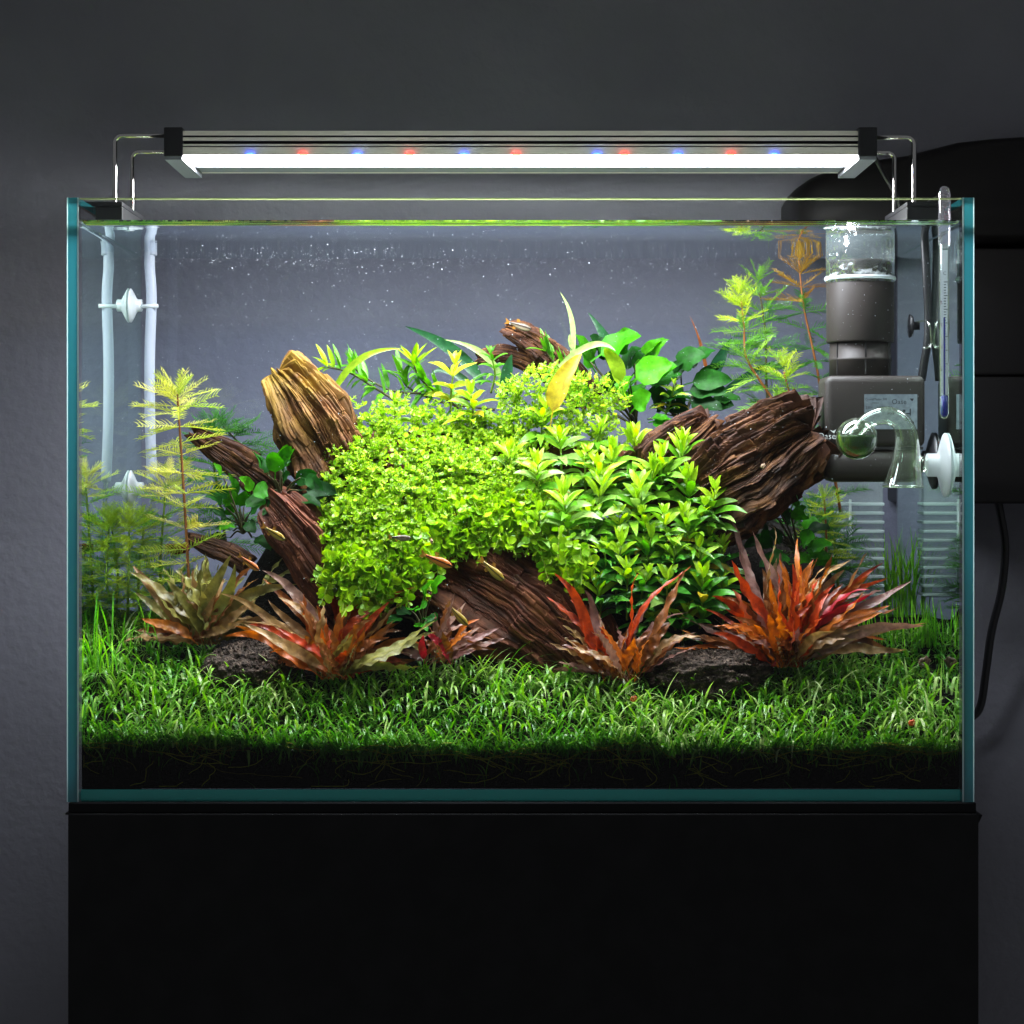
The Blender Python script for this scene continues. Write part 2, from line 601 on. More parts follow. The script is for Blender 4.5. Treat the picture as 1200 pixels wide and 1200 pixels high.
M['crumple'] = clear_mat('rippled_clear_plastic', tint=(0.93, 0.96, 0.95, 1), edge=1.4, base=0.05, maxf=0.9, rough=0.04, bump=(70, 1.0, 0.012), body=(0.6, 0.7, 0.7, 1), body_amt=0.08)
M['glass'] = clear_mat('lab_glass', tint=(0.93, 0.97, 0.92, 1), edge=1.5, base=0.05, maxf=0.95, rough=0.03, body=(0.5, 0.62, 0.42, 1), body_amt=0.05)
M['hood'] = clear_mat('thermometer_hood', tint=(0.95, 0.95, 0.98, 1), edge=2.0, base=0.06, maxf=0.9, rough=0.04, body=(0.6, 0.58, 0.65, 1), body_amt=0.10)
M['white_silicone'] = clear_mat('white_silicone', tint=(0.9, 0.95, 0.95, 1), edge=2.0, base=0.03, maxf=0.3, rough=0.3, body=(0.62, 0.64, 0.66, 1), body_amt=0.85)
M['hose'] = clear_mat('milky_hose', tint=(0.92, 0.95, 1, 1), edge=2.0, base=0.02, maxf=0.3, rough=0.25, body=(0.50, 0.52, 0.60, 1), body_amt=0.75)
M['ceramic'] = principled('red_ceramic', lin('7a3422'), 0.8, 0.2, bump=(900, 0.5, 0.0006))
M['fluid'] = leaf_mat('green_indicator_fluid', [lin('1c3c04'), lin('244806')], trans=0.5, rough=0.2)
M['cord'] = principled('black_cord', (0.01, 0.01, 0.011, 1), 0.35, 0.5)
M['blue_spirit'] = principled('blue_spirit', lin('10107a'), 0.2, 0.5)
M['thermo_white'] = edge_mat('thermometer_scale', (0.5, 0.5, 0.56, 1), 0.95)
M['red_print'] = principled('thermometer_print', lin('5a2a3a'), 0.6, 0.2)
M['bubble'] = principled('bubble', (0.5, 0.54, 0.6, 1), 0.2, 0.6)

# ------------------------------------------------------------------ setting: wall
YW = 0.40
mb = MB()
mb.add([(-3, YW, -2), (3, YW, -2), (3, YW, 3), (-3, YW, 3)], [(0, 1, 2, 3)])
w = mb.build('wall', M['wall'], smooth=False)
w['kind'] = 'structure'; w['label'] = 'plain grey painted wall behind the aquarium'

# ------------------------------------------------------------------ cabinet under the tank
XL0, XL1 = (78 - 600) * S, (92 - 600) * S      # left pane outer, inner
XR1, XR0 = (1128 - 600) * S, (1142 - 600) * S  # right pane inner, outer
ZR = ZC + (HZ - 231.5) * S                     # rim
ZB = 13 * S                                    # top of bottom pane
YB = 0.25                                      # inner face of back pane
WZ = ZC + (HZ - 262.5) * S                     # water level

cab = thing('cabinet', 'black wooden cabinet carrying the aquarium', 'cabinet', (0, 0.1, -0.75))
mb = MB(); box(mb, (80.5 - 600) * S, (1146 - 600) * S, -0.003, 0.265, -0.75, -12.5 * S, 0.0012)
mb.build('body', M['black_cab'], cab, smooth=False)
mb = MB()
a = P(1146.5, 956, 0); b = P(1155, 958, 0); c = P(1147.5, 974, 0)
mb.add([(a.x, 0.01, a.z), (b.x, 0.01, b.z), (c.x, 0.01, c.z), (a.x, 0.06, a.z), (b.x, 0.06, b.z), (c.x, 0.06, c.z)],
       [(0, 2, 1), (3, 4, 5), (0, 1, 4, 3), (1, 2, 5, 4), (2, 0, 3, 5)])
mb.build('edge_clip', M['black_cab'], cab, smooth=False)
mb = MB(); box(mb, (76.5 - 600) * S, (84 - 600) * S, 0.0, 0.05, -15 * S, -12.8 * S, 0.0003)
mb.build('edge_lip', M['black_cab'], cab, smooth=False)
mb = MB(); box(mb, (80.5 - 600) * S, (1143.5 - 600) * S, -0.0015, 0.262, -12.3 * S, -0.0003, 0.0008)
o = mb.build('foam_mat', M['mat_strip'], smooth=False)
tag(o, 'thin black foam mat between the aquarium and its cabinet', 'mat')

# ------------------------------------------------------------------ the tank
tank = thing('aquarium', 'rimless glass aquarium with teal pane edges standing on the black cabinet', 'aquarium', (0, 0.12, 0))


def side_pane(xa, xb, name):
    ch = 0.0009
    y0, y1, z0, z1 = 0.0, YB + 0.008, 0.0, ZR
    pts = [(xa, y0 + ch), (xa + ch, y0), (xb - ch, y0), (xb, y0 + ch), (xb, y1), (xa, y1)]
    V = [(x, y, z) for z in (z0, z1) for x, y in pts]
    F, mats = [], []
    kinds = [2, 1, 2, 0, 0, 0]
    for i in range(6):
        j = (i + 1) % 6
        F.append((i, j, j + 6, i + 6)); mats.append(kinds[i])
    F.append((5, 4, 3, 2, 1, 0)); mats.append(1)
    F.append((6, 7, 8, 9, 10, 11)); mats.append(1)
    V = np.array(V) - np.array(tank.location)
    me = make_mesh(name, V, F, [M['pane'], M['edge'], M['edge_line']], False)
    me.polygons.foreach_set('material_index', mats)
    o = obj(name, me, tank)
    return o


o = side_pane(XL0, XL1, 'side_pane'); o['label'] = 'side pane with bright teal front edge, mirroring plants'
o = side_pane(XR1, XR0, 'side_pane'); o['label'] = 'side pane with blue teal front edge beside the thermometer'
g = 0.0003
mb = MB()
V = [(x, y, z) for x in (XL1 + g, XR1 - g) for y, z in ((0.0006, g), (0.0006, ZR - 0.0012), (0.0018, ZR), (0.0066, ZR), (0.0072, ZR - 0.0007), (0.0072, g))]
F = []; mats = []
for i in range(6):
    j = (i + 1) % 6
    F.append((i, j, j + 6, i + 6)); mats.append([0, 2, 1, 2, 0, 0][i])
F += [(5, 4, 3, 2, 1, 0), (6, 7, 8, 9, 10, 11)]; mats += [0, 0]
me = make_mesh('front_pane', np.array(V) - np.array(tank.location), F, [M['pane'], M['rim_line'], M['rim_line']], False)
me.polygons.foreach_set('material_index', mats)
obj('front_pane', me, tank)
mb = MB(); box(mb, XL1 + g, XR1 - g, YB + 0.0005, YB + 0.0078, ZB + g, ZR)
mb.build('back_pane', M['pane'], tank, smooth=False)
mb = MB(); box(mb, XL1 + g, XR1 - g, 0.0076, YB + 0.0078, 0.0, ZB - 0.0001)
me = make_mesh('bottom_pane', np.concatenate(mb.V) - np.array(tank.location), mb.F, [M['edge_bottom']], False)
obj('bottom_pane', me, tank)

# ------------------------------------------------------------------ water
x0, x1, y0, y1 = XL1 + 0.0006, XR1 - 0.0006, 0.0078, YB - 0.0006
rows = [(0.0, 0.0034), (0.0006, 0.0020), (0.0014, 0.0010), (0.0026, 0.0003), (0.0045, 0.0)]
prof = [(y0 + dy, WZ + dz) for dy, dz in rows] + [(y1 - 0.004, WZ), (y1 - 0.001, WZ + 0.0012), (y1, WZ + 0.003)]
cols = [(x0, 0.003), (x0 + 0.0008, 0.0014), (x0 + 0.002, 0.0004), (x0 + 0.004, 0)] + [(x0 + (x1 - x0) * t, 0) for t in np.linspace(0.03, 0.97, 20)] + \
       [(x1 - 0.004, 0), (x1 - 0.002, 0.0004), (x1 - 0.0008, 0.0014), (x1, 0.003)]
V = []; F = []; mats = []
for y, z in prof:
    for x, dz in cols:
        V.append((x, y, max(z, WZ + dz)))
nc = len(cols)
for i in range(len(prof) - 1):
    for j in range(nc - 1):
        F.append((i * nc + j, i * nc + j + 1, (i + 1) * nc + j + 1, (i + 1) * nc + j))
        mats.append(2 if i < 4 else 1)
nb = len(V)
zb = ZB + 0.0001
V += [(x0, y0, zb), (x1, y0, zb), (x1, y1, zb), (x0, y1, zb)]
front = [j for j in range(nc)]
back = [(len(prof) - 1) * nc + j for j in range(nc)]
left = [i * nc for i in range(len(prof))]
right = [i * nc + nc - 1 for i in range(len(prof))]
F.append([nb, nb + 1] + front[::-1]); mats.append(0)
F.append([nb + 2, nb + 3] + back); mats.append(0)
F.append([nb + 3, nb] + left); mats.append(0)
F.append([nb + 1, nb + 2] + right[::-1]); mats.append(0)
F.append((nb + 3, nb + 2, nb + 1, nb)); mats.append(0)
me = make_mesh('water', V, F, [M['water_side'], M['water_top'], M['meniscus']], False)
me.polygons.foreach_set('material_index', mats)
sm = [m != 0 for m in mats]
me.polygons.foreach_set('use_smooth', sm)
wo = obj('water', me)
wo['kind'] = 'structure'; wo['label'] = 'clear water filling the aquarium up to just below its rim'


# ------------------------------------------------------------------ soil
def soil_z(x, y):
    x = np.asarray(x, float); y = np.asarray(y, float)
    z = np.interp(y, [0.0, 0.02, 0.05, 0.085, 0.13, 0.19, 0.26], [0.0265, 0.0345, 0.0545, 0.0755, 0.0900, 0.1010, 0.1080])
    z = z + 0.004 * np.exp(-((x + 0.25) / 0.07) ** 2) - 0.004 * np.clip((x - 0.2) / 0.1, 0, 1) * np.clip(1 - y / 0.05, 0, 1)
    hx = np.clip((x + .225) / .06, 0, 1) * np.clip((.258 - x) / .04, 0, 1)
    hy = np.clip((y - .112) / .06, 0, 1)
    z = z + 0.075 * (hx * hx * (3 - 2 * hx)) * (hy * hy * (3 - 2 * hy))
    p = np.stack([x * 28, y * 28, np.zeros_like(x)], -1).reshape(-1, 3)
    return z + 0.0028 * fbm(p, 3, 5).reshape(x.shape)


gx = np.linspace(x0 + 0.0006, x1 - 0.0006, 150)
gy = np.concatenate([[0.0102], np.linspace(0.0115, y1 - 0.001, 70)])
X, Y = np.meshgrid(gx, gy)
Z = soil_z(X, Y) + 0.0008 * vnoise(np.stack([X * 400, Y * 400, X * 0], -1).reshape(-1, 3), 3).reshape(X.shape)
V = np.stack([X, Y, Z], -1).reshape(-1, 3)
n0 = len(gx); n1 = len(gy)
F = [(i * n0 + j, i * n0 + j + 1, (i + 1) * n0 + j + 1, (i + 1) * n0 + j) for i in range(n1 - 1) for j in range(n0 - 1)]
base = len(V)
V = np.concatenate([V, np.stack([gx, np.full(n0, 0.0102), np.full(n0, zb + 0.00005)], -1), [[gx[0], y1 - 0.001, zb + 0.00005], [gx[-1], y1 - 0.001, zb + 0.00005]]])
F += [(base + j, base + j + 1, j + 1, j) for j in range(n0 - 1)]
F.append([base] + [i * n0 for i in range(n1)] + [base + n0])
F.append([base + n0 - 1, base + n0 + 1] + [i * n0 + n0 - 1 for i in range(n1 - 1, -1, -1)])
so = obj('soil', make_mesh('soil', V, F, M['soil'], True))
so['kind'] = 'structure'; so['label'] = 'black aquarium soil banked up towards the back pane'

# loose granules on the soil
ico_v = []
ph = (1 + 5 ** 0.5) / 2
for a_, b_ in ((-1, ph), (1, ph), (-1, -ph), (1, -ph)):
    ico_v.append((a_, b_, 0))
for a_, b_ in ((-1, ph), (1, ph), (-1, -ph), (1, -ph)):
    ico_v.append((0, a_, b_))
for a_, b_ in ((ph, -1), (ph, 1), (-ph, -1), (-ph, 1)):
    ico_v.append((a_, 0, b_))
ico_v = norm(np.array(ico_v))
ico_f = [(0, 11, 5), (0, 5, 1), (0, 1, 7), (0, 7, 10), (0, 10, 11), (1, 5, 9), (5, 11, 4), (11, 10, 2), (10, 7, 6), (7, 1, 8), (3, 9, 4), (3, 4, 2), (3, 2, 6), (3, 6, 8), (3, 8, 9), (4, 9, 5), (2, 4, 11), (6, 2, 10), (8, 6, 7), (9, 8, 1)]
mb = MB()
for i in range(2600):
    x = rng.uniform(gx[0] + .002, gx[-1] - .002); y = 0.0105 + abs(rng.normal(0, 0.035))
    if y > 0.2:
        continue
    r = rng.uniform(0.0009, 0.0019)
    z = float(soil_z(np.array([x]), np.array([y]))[0])
    if y < 0.016 and rng.random() < 0.5:
        y = 0.0095; z -= rng.uniform(0, 0.02)
    mb.add(ico_v * (r * rng.uniform(0.7, 1.2, 3)) + (x, max(y, 0.0095 + r * 0.2), z), ico_f)
o = mb.build('soil_granules', M['granule'])
tag(o, 'loose dark granules lying on the soil under the grass', 'gravel', kind='stuff')

# ------------------------------------------------------------------ lamp bar
lamp = thing('aquarium_lamp', 'slim aluminium lamp bar with black end caps on steel wire legs', 'lamp', P(610, 165, 0.115))
YF, YK = 0.05, 0.150
tf = P(192, 149, YF); bf = P(192, 182.5, YF); rf = P(1028, 149, YF)
ZT, ZL = tf.z, bf.z
XA, XB = tf.x, rf.x
CW = P(214, 0, YF).x - XA
hx0, hx1 = XA + CW - 0.0005, XB - CW + 0.0005
ht, hb = P(0, 153, YF).z, P(0, 181, YF).z
mb = MB()
# stepped extrusion profile (y, z): front face with grooves
pr = [(YF + 0.004, ht), (YF + 0.0012, ht), (YF + 0.0012, P(0, 158.5, YF).z), (YF + 0.003, P(0, 159, YF).z), (YF + 0.003, P(0, 160.2, YF).z), (YF + 0.0010, P(0, 160.7, YF).z),
      (YF + 0.0010, P(0, 164.8, YF).z), (YF + 0.006, P(0, 165.2, YF).z), (YF + 0.006, P(0, 168, YF).z), (YF + 0.0012, P(0, 168.4, YF).z), (YF + 0.0012, P(0, 170.2, YF).z),
      (YF + 0.0028, P(0, 170.6, YF).z), (YF + 0.0028, P(0, 171.6, YF).z), (YF + 0.0012, P(0, 172, YF).z), (YF + 0.0012, hb), (YF + 0.0035, hb), (YF + 0.0035, hb + 0.0035), (YK - 0.0035, hb + 0.0035), (YK - 0.0035, hb), (YK - 0.001, hb),
      (YK - 0.001, ht - 0.004), (YK - 0.012, ht)]
n = len(pr)
V = [(x, y, z) for x in (hx0, hx1) for y, z in pr]
F = [(i, i + n, (i + 1) % n + n, (i + 1) % n) for i in range(n)]
mats = [1 if 6 <= i <= 8 or i in (2, 3, 11, 12) else 0 for i in range(n)]
mb.add(V, F)
mb.M = mats
mb.build('housing', [M['alu'], M['groove']], lamp, smooth=False)
capb = ZL - 0.0022
for xa, xb in ((XA, XA + CW), (XB - CW, XB)):
    mb = MB(); box(mb, xa, xb, YF - 0.0006, YK + 0.0006, capb + 0.0018, ZT, 0.0008)
    cap = mb.build('end_cap', M['black_plastic'], lamp, smooth=False)
    mb = MB(); box(mb, xa + 0.0004, xb - 0.0004, YF + 0.0004, YK, capb - 0.0004, capb + 0.0020)
    mb.build('cap_base', M['cap_grey'], cap, smooth=False)
mb = MB()
zp = hb + 0.0016
mb.add([(hx0 + 0.001, YF + 0.0040, zp), (hx1 - 0.001, YF + 0.0040, zp), (hx1 - 0.001, YK - 0.034, zp), (hx0 + 0.001, YK - 0.034, zp)], [(0, 3, 2, 1)])
mb.build('light_panel', M['panel'], lamp, smooth=False)
mb = MB(); box(mb, hx0, hx1, YK - 0.0335, YK - 0.004, hb + 0.0002, hb + 0.0034)
mb.build('rear_strip', M['cap_grey'], lamp, smooth=False)
# LEDs along the front lip
leds = {293: 'b', 355: 'r', 419: 'b', 480: 'r', 544: 'b', 605: 'r', 700: 'b', 732: 'r', 795: 'b', 857: 'r', 908: 'b'}
allx = dict(leds)
half = []
for i in range(5):
    for j in range(10):
        half.append((math.cos(i * math.pi / 8) * math.cos(j * math.pi / 5), math.cos(i * math.pi / 8) * math.sin(j * math.pi / 5), -math.sin(i * math.pi / 8)))
hf = [(i * 10 + j, i * 10 + (j + 1) % 10, (i + 1) * 10 + (j + 1) % 10, (i + 1) * 10 + j) for i in range(4) for j in range(10)]
led_me = {k: make_mesh('led', np.array(half) * (0.0030, 0.0016, 0.0016), hf, M['led_' + k]) for k in 'wrb'}
for px, k in sorted(allx.items()):
    q = P(px, 182, YF)
    o = obj('led', led_me[k], lamp)
    o.location = Vector((q.x, YF + 0.0014, hb - 0.0001)) - lamp.location

# wire legs
def leg(xcap, pxs, py_top, y, side):
    a = P(pxs[0], py_top, y); b = P(pxs[1], py_top, y)
    zrim = ZR + 0.001
    r = 0.005
    s = 1 if side == 'R' else -1
    pts = [(xcap, y, a.z)]
    for t in np.linspace(0, 1, 7):
        an = t * math.pi / 2
        pts.append((b.x - s * r + s * r * math.sin(an), y, a.z - r + r * math.cos(an)))
    pts.append((b.x, y, zrim - 0.004))
    pts.append((b.x, y, zrim - 0.011))
    mb = MB(); tube(mb, pts, 0.0016, 12)
    return mb.build('wire_leg', M['chrome'], lamp)


leg(XA + 0.002, (190, 134.5), 159, 0.062, 'L')
leg(XA + 0.002, (190, 155), 178, 0.140, 'L')
leg(XB - 0.002, (1030, 1071), 161, 0.062, 'R')
leg(XB - 0.002, (1030, 1048), 179, 0.140, 'R')
for sgn, px, xin, xout in ((-1, 135, XL1, XL0), (1, 1071, XR1, XR0)):
    cx = P(px, 0, 0.062).x
    mb = MB()
    lo, hi = sorted((xout + sgn * 0.004, cx - sgn * 0.006))
    box(mb, lo, hi, 0.056, 0.148, ZR + 0.0006, ZR + 0.0038, 0.0006)
    lo, hi = sorted((xin - sgn * 0.0008, cx - sgn * 0.006))
    box(mb, lo, hi, 0.056, 0.148, ZR - 0.0085, ZR + 0.0004, 0.0006)
    mb.build('rim_clip', M['black_plastic'], lamp, smooth=False)
# lamp cable
mb = MB()
tube(mb, smooth_path([P(1022, 178, 0.15), P(1036, 205, 0.152), P(1052, 232, 0.155), P(1058, 250, 0.158), P(1075, 257, 0.16), P(1092, 245, 0.17), P(1105, 236, 0.19), P(1108, 250, 0.27)], 6), 0.0017, 8)
o = mb.build('power_cable', M['cord'], lamp)

# ------------------------------------------------------------------ black housing behind the tank, cords
hs = thing('wall_housing', 'large matte black rounded housing on the wall behind the tank, cut by the picture edge', 'housing', P(1180, 590, 0.36))


def arch_shell(outline, ya, yb, bulge, name, mat, parent):
    """Upright outline (px,py) extruded in depth, its front bulging towards the tank."""
    pts = [P(px, py, (ya + yb) / 2) for px, py in outline]
    cx = sum(p.x for p in pts) / len(pts); cz = sum(p.z for p in pts) / len(pts)
    layers = [(yb, 1.0), (ya + bulge, 1.0), (ya + bulge * 0.6, 0.985), (ya + bulge * 0.3, 0.95), (ya + bulge * 0.1, 0.86), (ya, 0.6)]
    V = []; n = len(pts)
    for y, sc in layers:
        for p in pts:
            V.append((cx + (p.x - cx) * sc, y, cz + (p.z - cz) * sc))
    F = []
    for i in range(len(layers) - 1):
        for j in range(n):
            k = (j + 1) % n
            F.append((i * n + j, i * n + k, (i + 1) * n + k, (i + 1) * n + j))
    F.append(tuple((len(layers) - 1) * n + j for j in range(n)))
    mb = MB(); mb.add(V, F)
    return mb.build(name, mat, parent)


lid = [(928, 292), (925, 270), (925, 235), (932, 222), (945, 213), (965, 204), (990, 198), (1020, 194), (1048, 190), (1075, 183), (1110, 174), (1150, 169.5), (1190, 167), (1230, 168), (1280, 176), (1330, 196), (1360, 225), (1362, 270), (1360, 292)]
arch_shell(lid, 0.285, YW - 0.002, 0.05, 'lid', M['black_matte'], hs)
body = [(1012, 441), (1010, 293.5), (1320, 293.5), (1318, 441)]
mbx = MB(); a = P(1066, 0, 0.29); b = P(1318, 0, 0.33)
box(mbx, a.x, b.x, 0.288, YW - 0.002, P(0, 441, 0.3).z, P(0, 292.5, 0.3).z, 0.003)
mbx.build('upper_body', M['black_matte'], hs)
mbx = MB(); box(mbx, a.x, b.x, 0.286, YW - 0.002, P(0, 590, 0.3).z, P(0, 442, 0.3).z, 0.003)
mbx.build('lower_body', M['black_matte'], hs)
mb = MB()
tube(mb, smooth_path([P(1168, 580, 0.34), P(1172, 600, 0.34), P(1178, 640, 0.345), P(1174, 690, 0.35), P(1162, 740, 0.36), P(1155, 790, 0.37), P(1148, 830, 0.38), P(1128, 860, 0.385), P(1122, 960, 0.39), P(1122, 1250, 0.39)], 6), 0.0034, 10)
mb.build('cord', M['cord'], hs)

# ------------------------------------------------------------------ internal filter
flt = thing('internal_filter', 'grey brown internal filter with printed label hanging in the tank corner', 'filter', P(1020, 690, 0.17))


def rnd_box(px0, px1, py0, py1, yf, yb, bev):
    mb = MB()
    a = P(px0, py1, yf); b = P(px1, py0, yf)
    box(mb, a.x, b.x, yf, yb, a.z, b.z, bev)
    return mb


c = P(1008, 0, 0.130)
R1 = P(1048, 0, 0.130).x - c.x


def zz(py, y=0.130):
    return P(0, py, y).z


mb = MB(); lathe(mb, [(R1 * 1.0, zz(332)), (R1 * 1.0, zz(264.5))], (c.x, 0.130, 0), seg=40)
o = mb.build('clear_collar', M['crumple'], flt)
mb = MB(); lathe(mb, [(R1 * 1.03, zz(329)), (R1 * 1.05, zz(327)), (R1 * 1.03, zz(325))], (c.x, 0.130, 0), seg=40)
mb.build('collar_ring', M['rib'], flt)
mb = MB(); lathe(mb, [(R1 * 0.97, zz(402)), (R1 * 0.985, zz(400)), (R1 * 0.985, zz(309)), (R1 * 0.93, zz(306)), (R1 * 0.8, zz(306))], (c.x, 0.130, 0), seg=40)
mb.build('upper_cylinder', M['filter'], flt)
mb = MB(); lathe(mb, [(R1 * 0.90, zz(442)), (R1 * 0.90, zz(424)), (R1 * 0.92, zz(423)), (R1 * 0.92, zz(420.5)), (R1 * 0.90, zz(420)), (R1 * 0.89, zz(402.5))], (c.x, 0.130, 0), seg=40)
nk = mb.build('neck', M['filter'], flt)
for dx in (-0.82, 0.02, 0.84):
    mb = MB()
    cx = c.x + R1 * 0.9 * dx
    yy = 0.130 - R1 * 0.9 * math.sqrt(max(0.02, 1 - dx * dx)) - 0.0004
    box(mb, cx - 0.0006, cx + 0.0006, yy, yy + 0.003, zz(440), zz(403))
    mb.build('slot', M['filter_dark'], nk, smooth=False)
YFB = 0.088
mb = rnd_box(967, 1085, 440, 524, YFB, 0.128, 0.005)
hd = mb.build('pump_head', M['filter'], flt)
mb = rnd_box(967.8, 1084, 526, 565, YFB, 0.128, 0.0085)
mb.build('lower_shell', M['filter'], flt)
mb = rnd_box(970, 1082, 523.5, 527, YFB + 0.002, 0.126, 0.0002)
mb.build('seam', M['filter_dark'], flt, smooth=False)
# rating label with its print
lb = rnd_box(1013, 1075, 462, 503, YFB - 0.0006, YFB - 0.0001, 0.0)
lbl = lb.build('rating_label', M['label'], hd, smooth=False)


def text(s, px, py, y, h_px, mat, parent, name='lettering', align='LEFT', sx=1.0, rot=0.0):
    cu = bpy.data.curves.new(name, 'FONT')
    cu.body = s
    cu.size = h_px * S * (D + y) / D * 1.38
    cu.align_x = align
    cu.fill_mode = 'FRONT'
    cu.resolution_u = 3
    cu.materials.append(mat)
    tmp = bpy.data.objects.new(name, cu)
    me = bpy.data.meshes.new_from_object(tmp)
    bpy.data.objects.remove(tmp)
    o = bpy.data.objects.new(name, me)
    C.objects.link(o)
    o.parent = parent
    off = Vector((0, 0, 0)); q = parent
    while q is not None:
        off += q.location; q = q.parent
    o.location = P(px, py, y) - off
    o.rotation_euler = (math.radians(90), rot, 0)
    o.scale = (sx, 1, 1)
    return o


yl = YFB - 0.0008
text('Oase', 1045, 473.5, yl, 6.0, M['print'], lbl)
text('CrystalMaster 300', 1014, 469, yl, 2.6, M['print'], lbl, sx=0.95)
text('300063', 1022, 473, yl, 1.9, M['print'], lbl)
text('230V ~ 50Hz 4,5W', 1014.5, 479, yl, 3.0, M['print'], lbl, sx=0.98)
text('IPX8', 1040, 486, yl, 3.0, M['print'], lbl)
mb = MB()
for px, py, w_, h_ in ((1058, 480, 3, 3), (1062, 484, 5, 1.2), (1062, 488, 2, 5), (1066, 479, 1.4, 8), (1068, 494, 3, 2.4), (1060, 492, 3, 1.2)):
    a = P(px, py + h_, yl); b = P(px + w_, py, yl)
    mb.add([(a.x, yl, a.z), (b.x, yl, a.z), (b.x, yl, b.z), (a.x, yl, b.z)], [(0, 1, 2, 3)])
a = P(1066, 467, yl); b = P(1071, 467, yl); q = P(1069, 470.5, yl)
mb.add([a[:], q[:], b[:]], [(0, 1, 2)])
mb.build('symbol_print', M['print'], lbl, smooth=False)
text('Oase', 957.5, 514.5, YFB - 0.0004, 7.6, M['print_white'], hd)
mb = MB()
a = P(972, 503.5, YFB - .0004); b = P(980, 503, YFB - .0004); q = P(977.5, 508, YFB - .0004); q2 = P(976, 505.2, YFB - .0004)
mb.add([a[:], q[:], b[:], q2[:]], [(0, 1, 3), (3, 1, 2)])
mb.build('logo_mark', M['print_white'], hd, smooth=False)
# clear ribbed media basket
yb0, yb1 = 0.150, 0.243
a = P(978, 700, 0.226); b = P(1034, 565, 0.226)
mb = MB(); box(mb, a.x, b.x, 0.222, 0.246, zz(700, .226), zz(556, .13), 0.002)
bas = mb.build('clear_basket', M['clear'], flt)
for i in range(11):
    py = 589 + i * 10.6
    mb = MB(); box(mb, a.x - 0.0008, b.x + 0.0008, 0.2205, 0.2475, zz(py + 3.4, .226), zz(py, .226), 0.0007)
    mb.build('rib', M['rib'], bas)
mb = MB(); box(mb, a.x + 0.010, a.x + 0.012, 0.2195, 0.2203, zz(700, .226), zz(585, .226))
mb.build('upright', M['rib'], bas)
# power cord with clips
mb = MB()
cp = smooth_path([P(1080, 446, .112), P(1083, 425, .11), P(1087, 400, .108), P(1088, 370, .108), P(1086, 330, .108), P(1084, 290, .11), P(1083, 262, .112), P(1086, 246, .115), P(1095, 236, .12), P(1108, 234, .13),
                   (XR0 + 0.004, .185, ZR + 0.004), (XR0 + 0.008, .19, ZR - 0.02), (XR0 + 0.006, .2, ZR - 0.08), (XR0 + 0.012, .21, ZR - 0.105), (XR0 + 0.0135, .22, ZR - 0.125), (XR0 + 0.005, .25, ZR - 0.155), (XR0 - 0.002, .28, ZR - .17)], 6)
tube(mb, cp, 0.0030, 10, flat=0.75)
mb.build('power_cord', M['cord'], flt)
for py in (382,):
    q = P(1069, py, 0.12)
    mb = MB(); lathe(mb, [(0.0, -0.004), (0.003, -0.004), (0.003, 0.0), (0.0075, 0.001), (0.0085, 0.003)], (q.x + 0.001, 0.12, q.z), axis=(-1, 0, 0), seg=24)
    cl = mb.build('cord_clip', M['black_plastic'], flt)
    mb = MB()
    tube(mb, smooth_path([P(1071, 378, .12), P(1088, 378, .104), P(1091, 404, .104), P(1082, 408, .104)], 4), 0.0008, 8)
    mb.build('clip_loop', M['glass'], cl)

# ------------------------------------------------------------------ suction cups, drop checker
yd = 0.053


def suction(parent, px, py, y, xpane, side, r, mat, name='suction_cup', stub=0.007):
    q = P(px, py, y)
    ax = (-side, 0, 0)
    mb = MB()
    lathe(mb, [(r, 0.0), (r * 1.0, 0.0006), (r * 0.8, 0.0022), (r * 0.45, 0.0045), (r * 0.36, 0.0055), (r * 0.36, 0.0055 + stub), (r * 0.30, 0.006 + stub), (0, 0.006 + stub)], (xpane - side * 0.0012, y, q.z), axis=ax, seg=28)
    return mb.build(name, mat, parent)


dc = thing('drop_checker', 'clear glass drop checker half filled with green fluid in front of the filter', 'drop checker', P(1062, 572, 0.04))
yc_ = 0.048
pts = [P(1000, 512, yc_), P(1010, 499, yc_), P(1023, 490, yc_), P(1040, 487, yc_), P(1055, 494, yc_), P(1062, 510, yc_), P(1063, 530, yc_), P(1061, 550, yc_), P(1058.5, 570, yc_)]
path = smooth_path(pts, 5)
rad = np.interp(np.linspace(0, 1, len(path)), [0, .12, .3, .5, .65, .85, 1], np.array([8, 9, 10.5, 12, 14, 18, 24]) * S)
mb = MB()
tube(mb, path, rad, 24, cap=False)
tb = mb.build('bent_tube', M['glass'], dc)
mb = MB()
r0 = rad[-1]
circ = [(path[-1][0] + r0 * math.cos(t), yc_ + r0 * math.sin(t), path[-1][2]) for t in np.linspace(0, 2 * math.pi, 33)]
tube(mb, circ, 0.0009, 8, cap=False)
mb.build('rim', M['glass'], tb)
bc = P(1004, 514, yc_); br = 25.5 * S
mb = MB()
lathe(mb, [(br * math.sin(t), -br * math.cos(t)) for t in np.linspace(0.001, math.pi - 0.25, 18)], bc, axis=(0.35, 0, 0.94), seg=36)
mb.build('bulb', M['glass'], dc)
mb = MB()
bi = br * 0.955
hlev = P(0, 510, yc_).z - bc.z
prf = [(bi * math.sin(t), -bi * math.cos(t)) for t in np.linspace(0.001, math.acos(-hlev / bi), 14)] + [(0, hlev)]
lathe(mb, prf, bc, axis=(0, 0, 1), seg=36)
mb.build('green_fluid', M['fluid'], dc)
suction(dc, 1102, 545, yd, XR1, 1, 39 * S, M['white_silicone'], stub=0.007)
mb = MB()
q = P(1086, 545, yd)
tube(mb, [(q.x, yd, q.z), (q.x - 0.006, yc_, q.z + 0.001)], 0.0055, 16)
mb.build('holder', M['glass'], dc)
blk = MB()
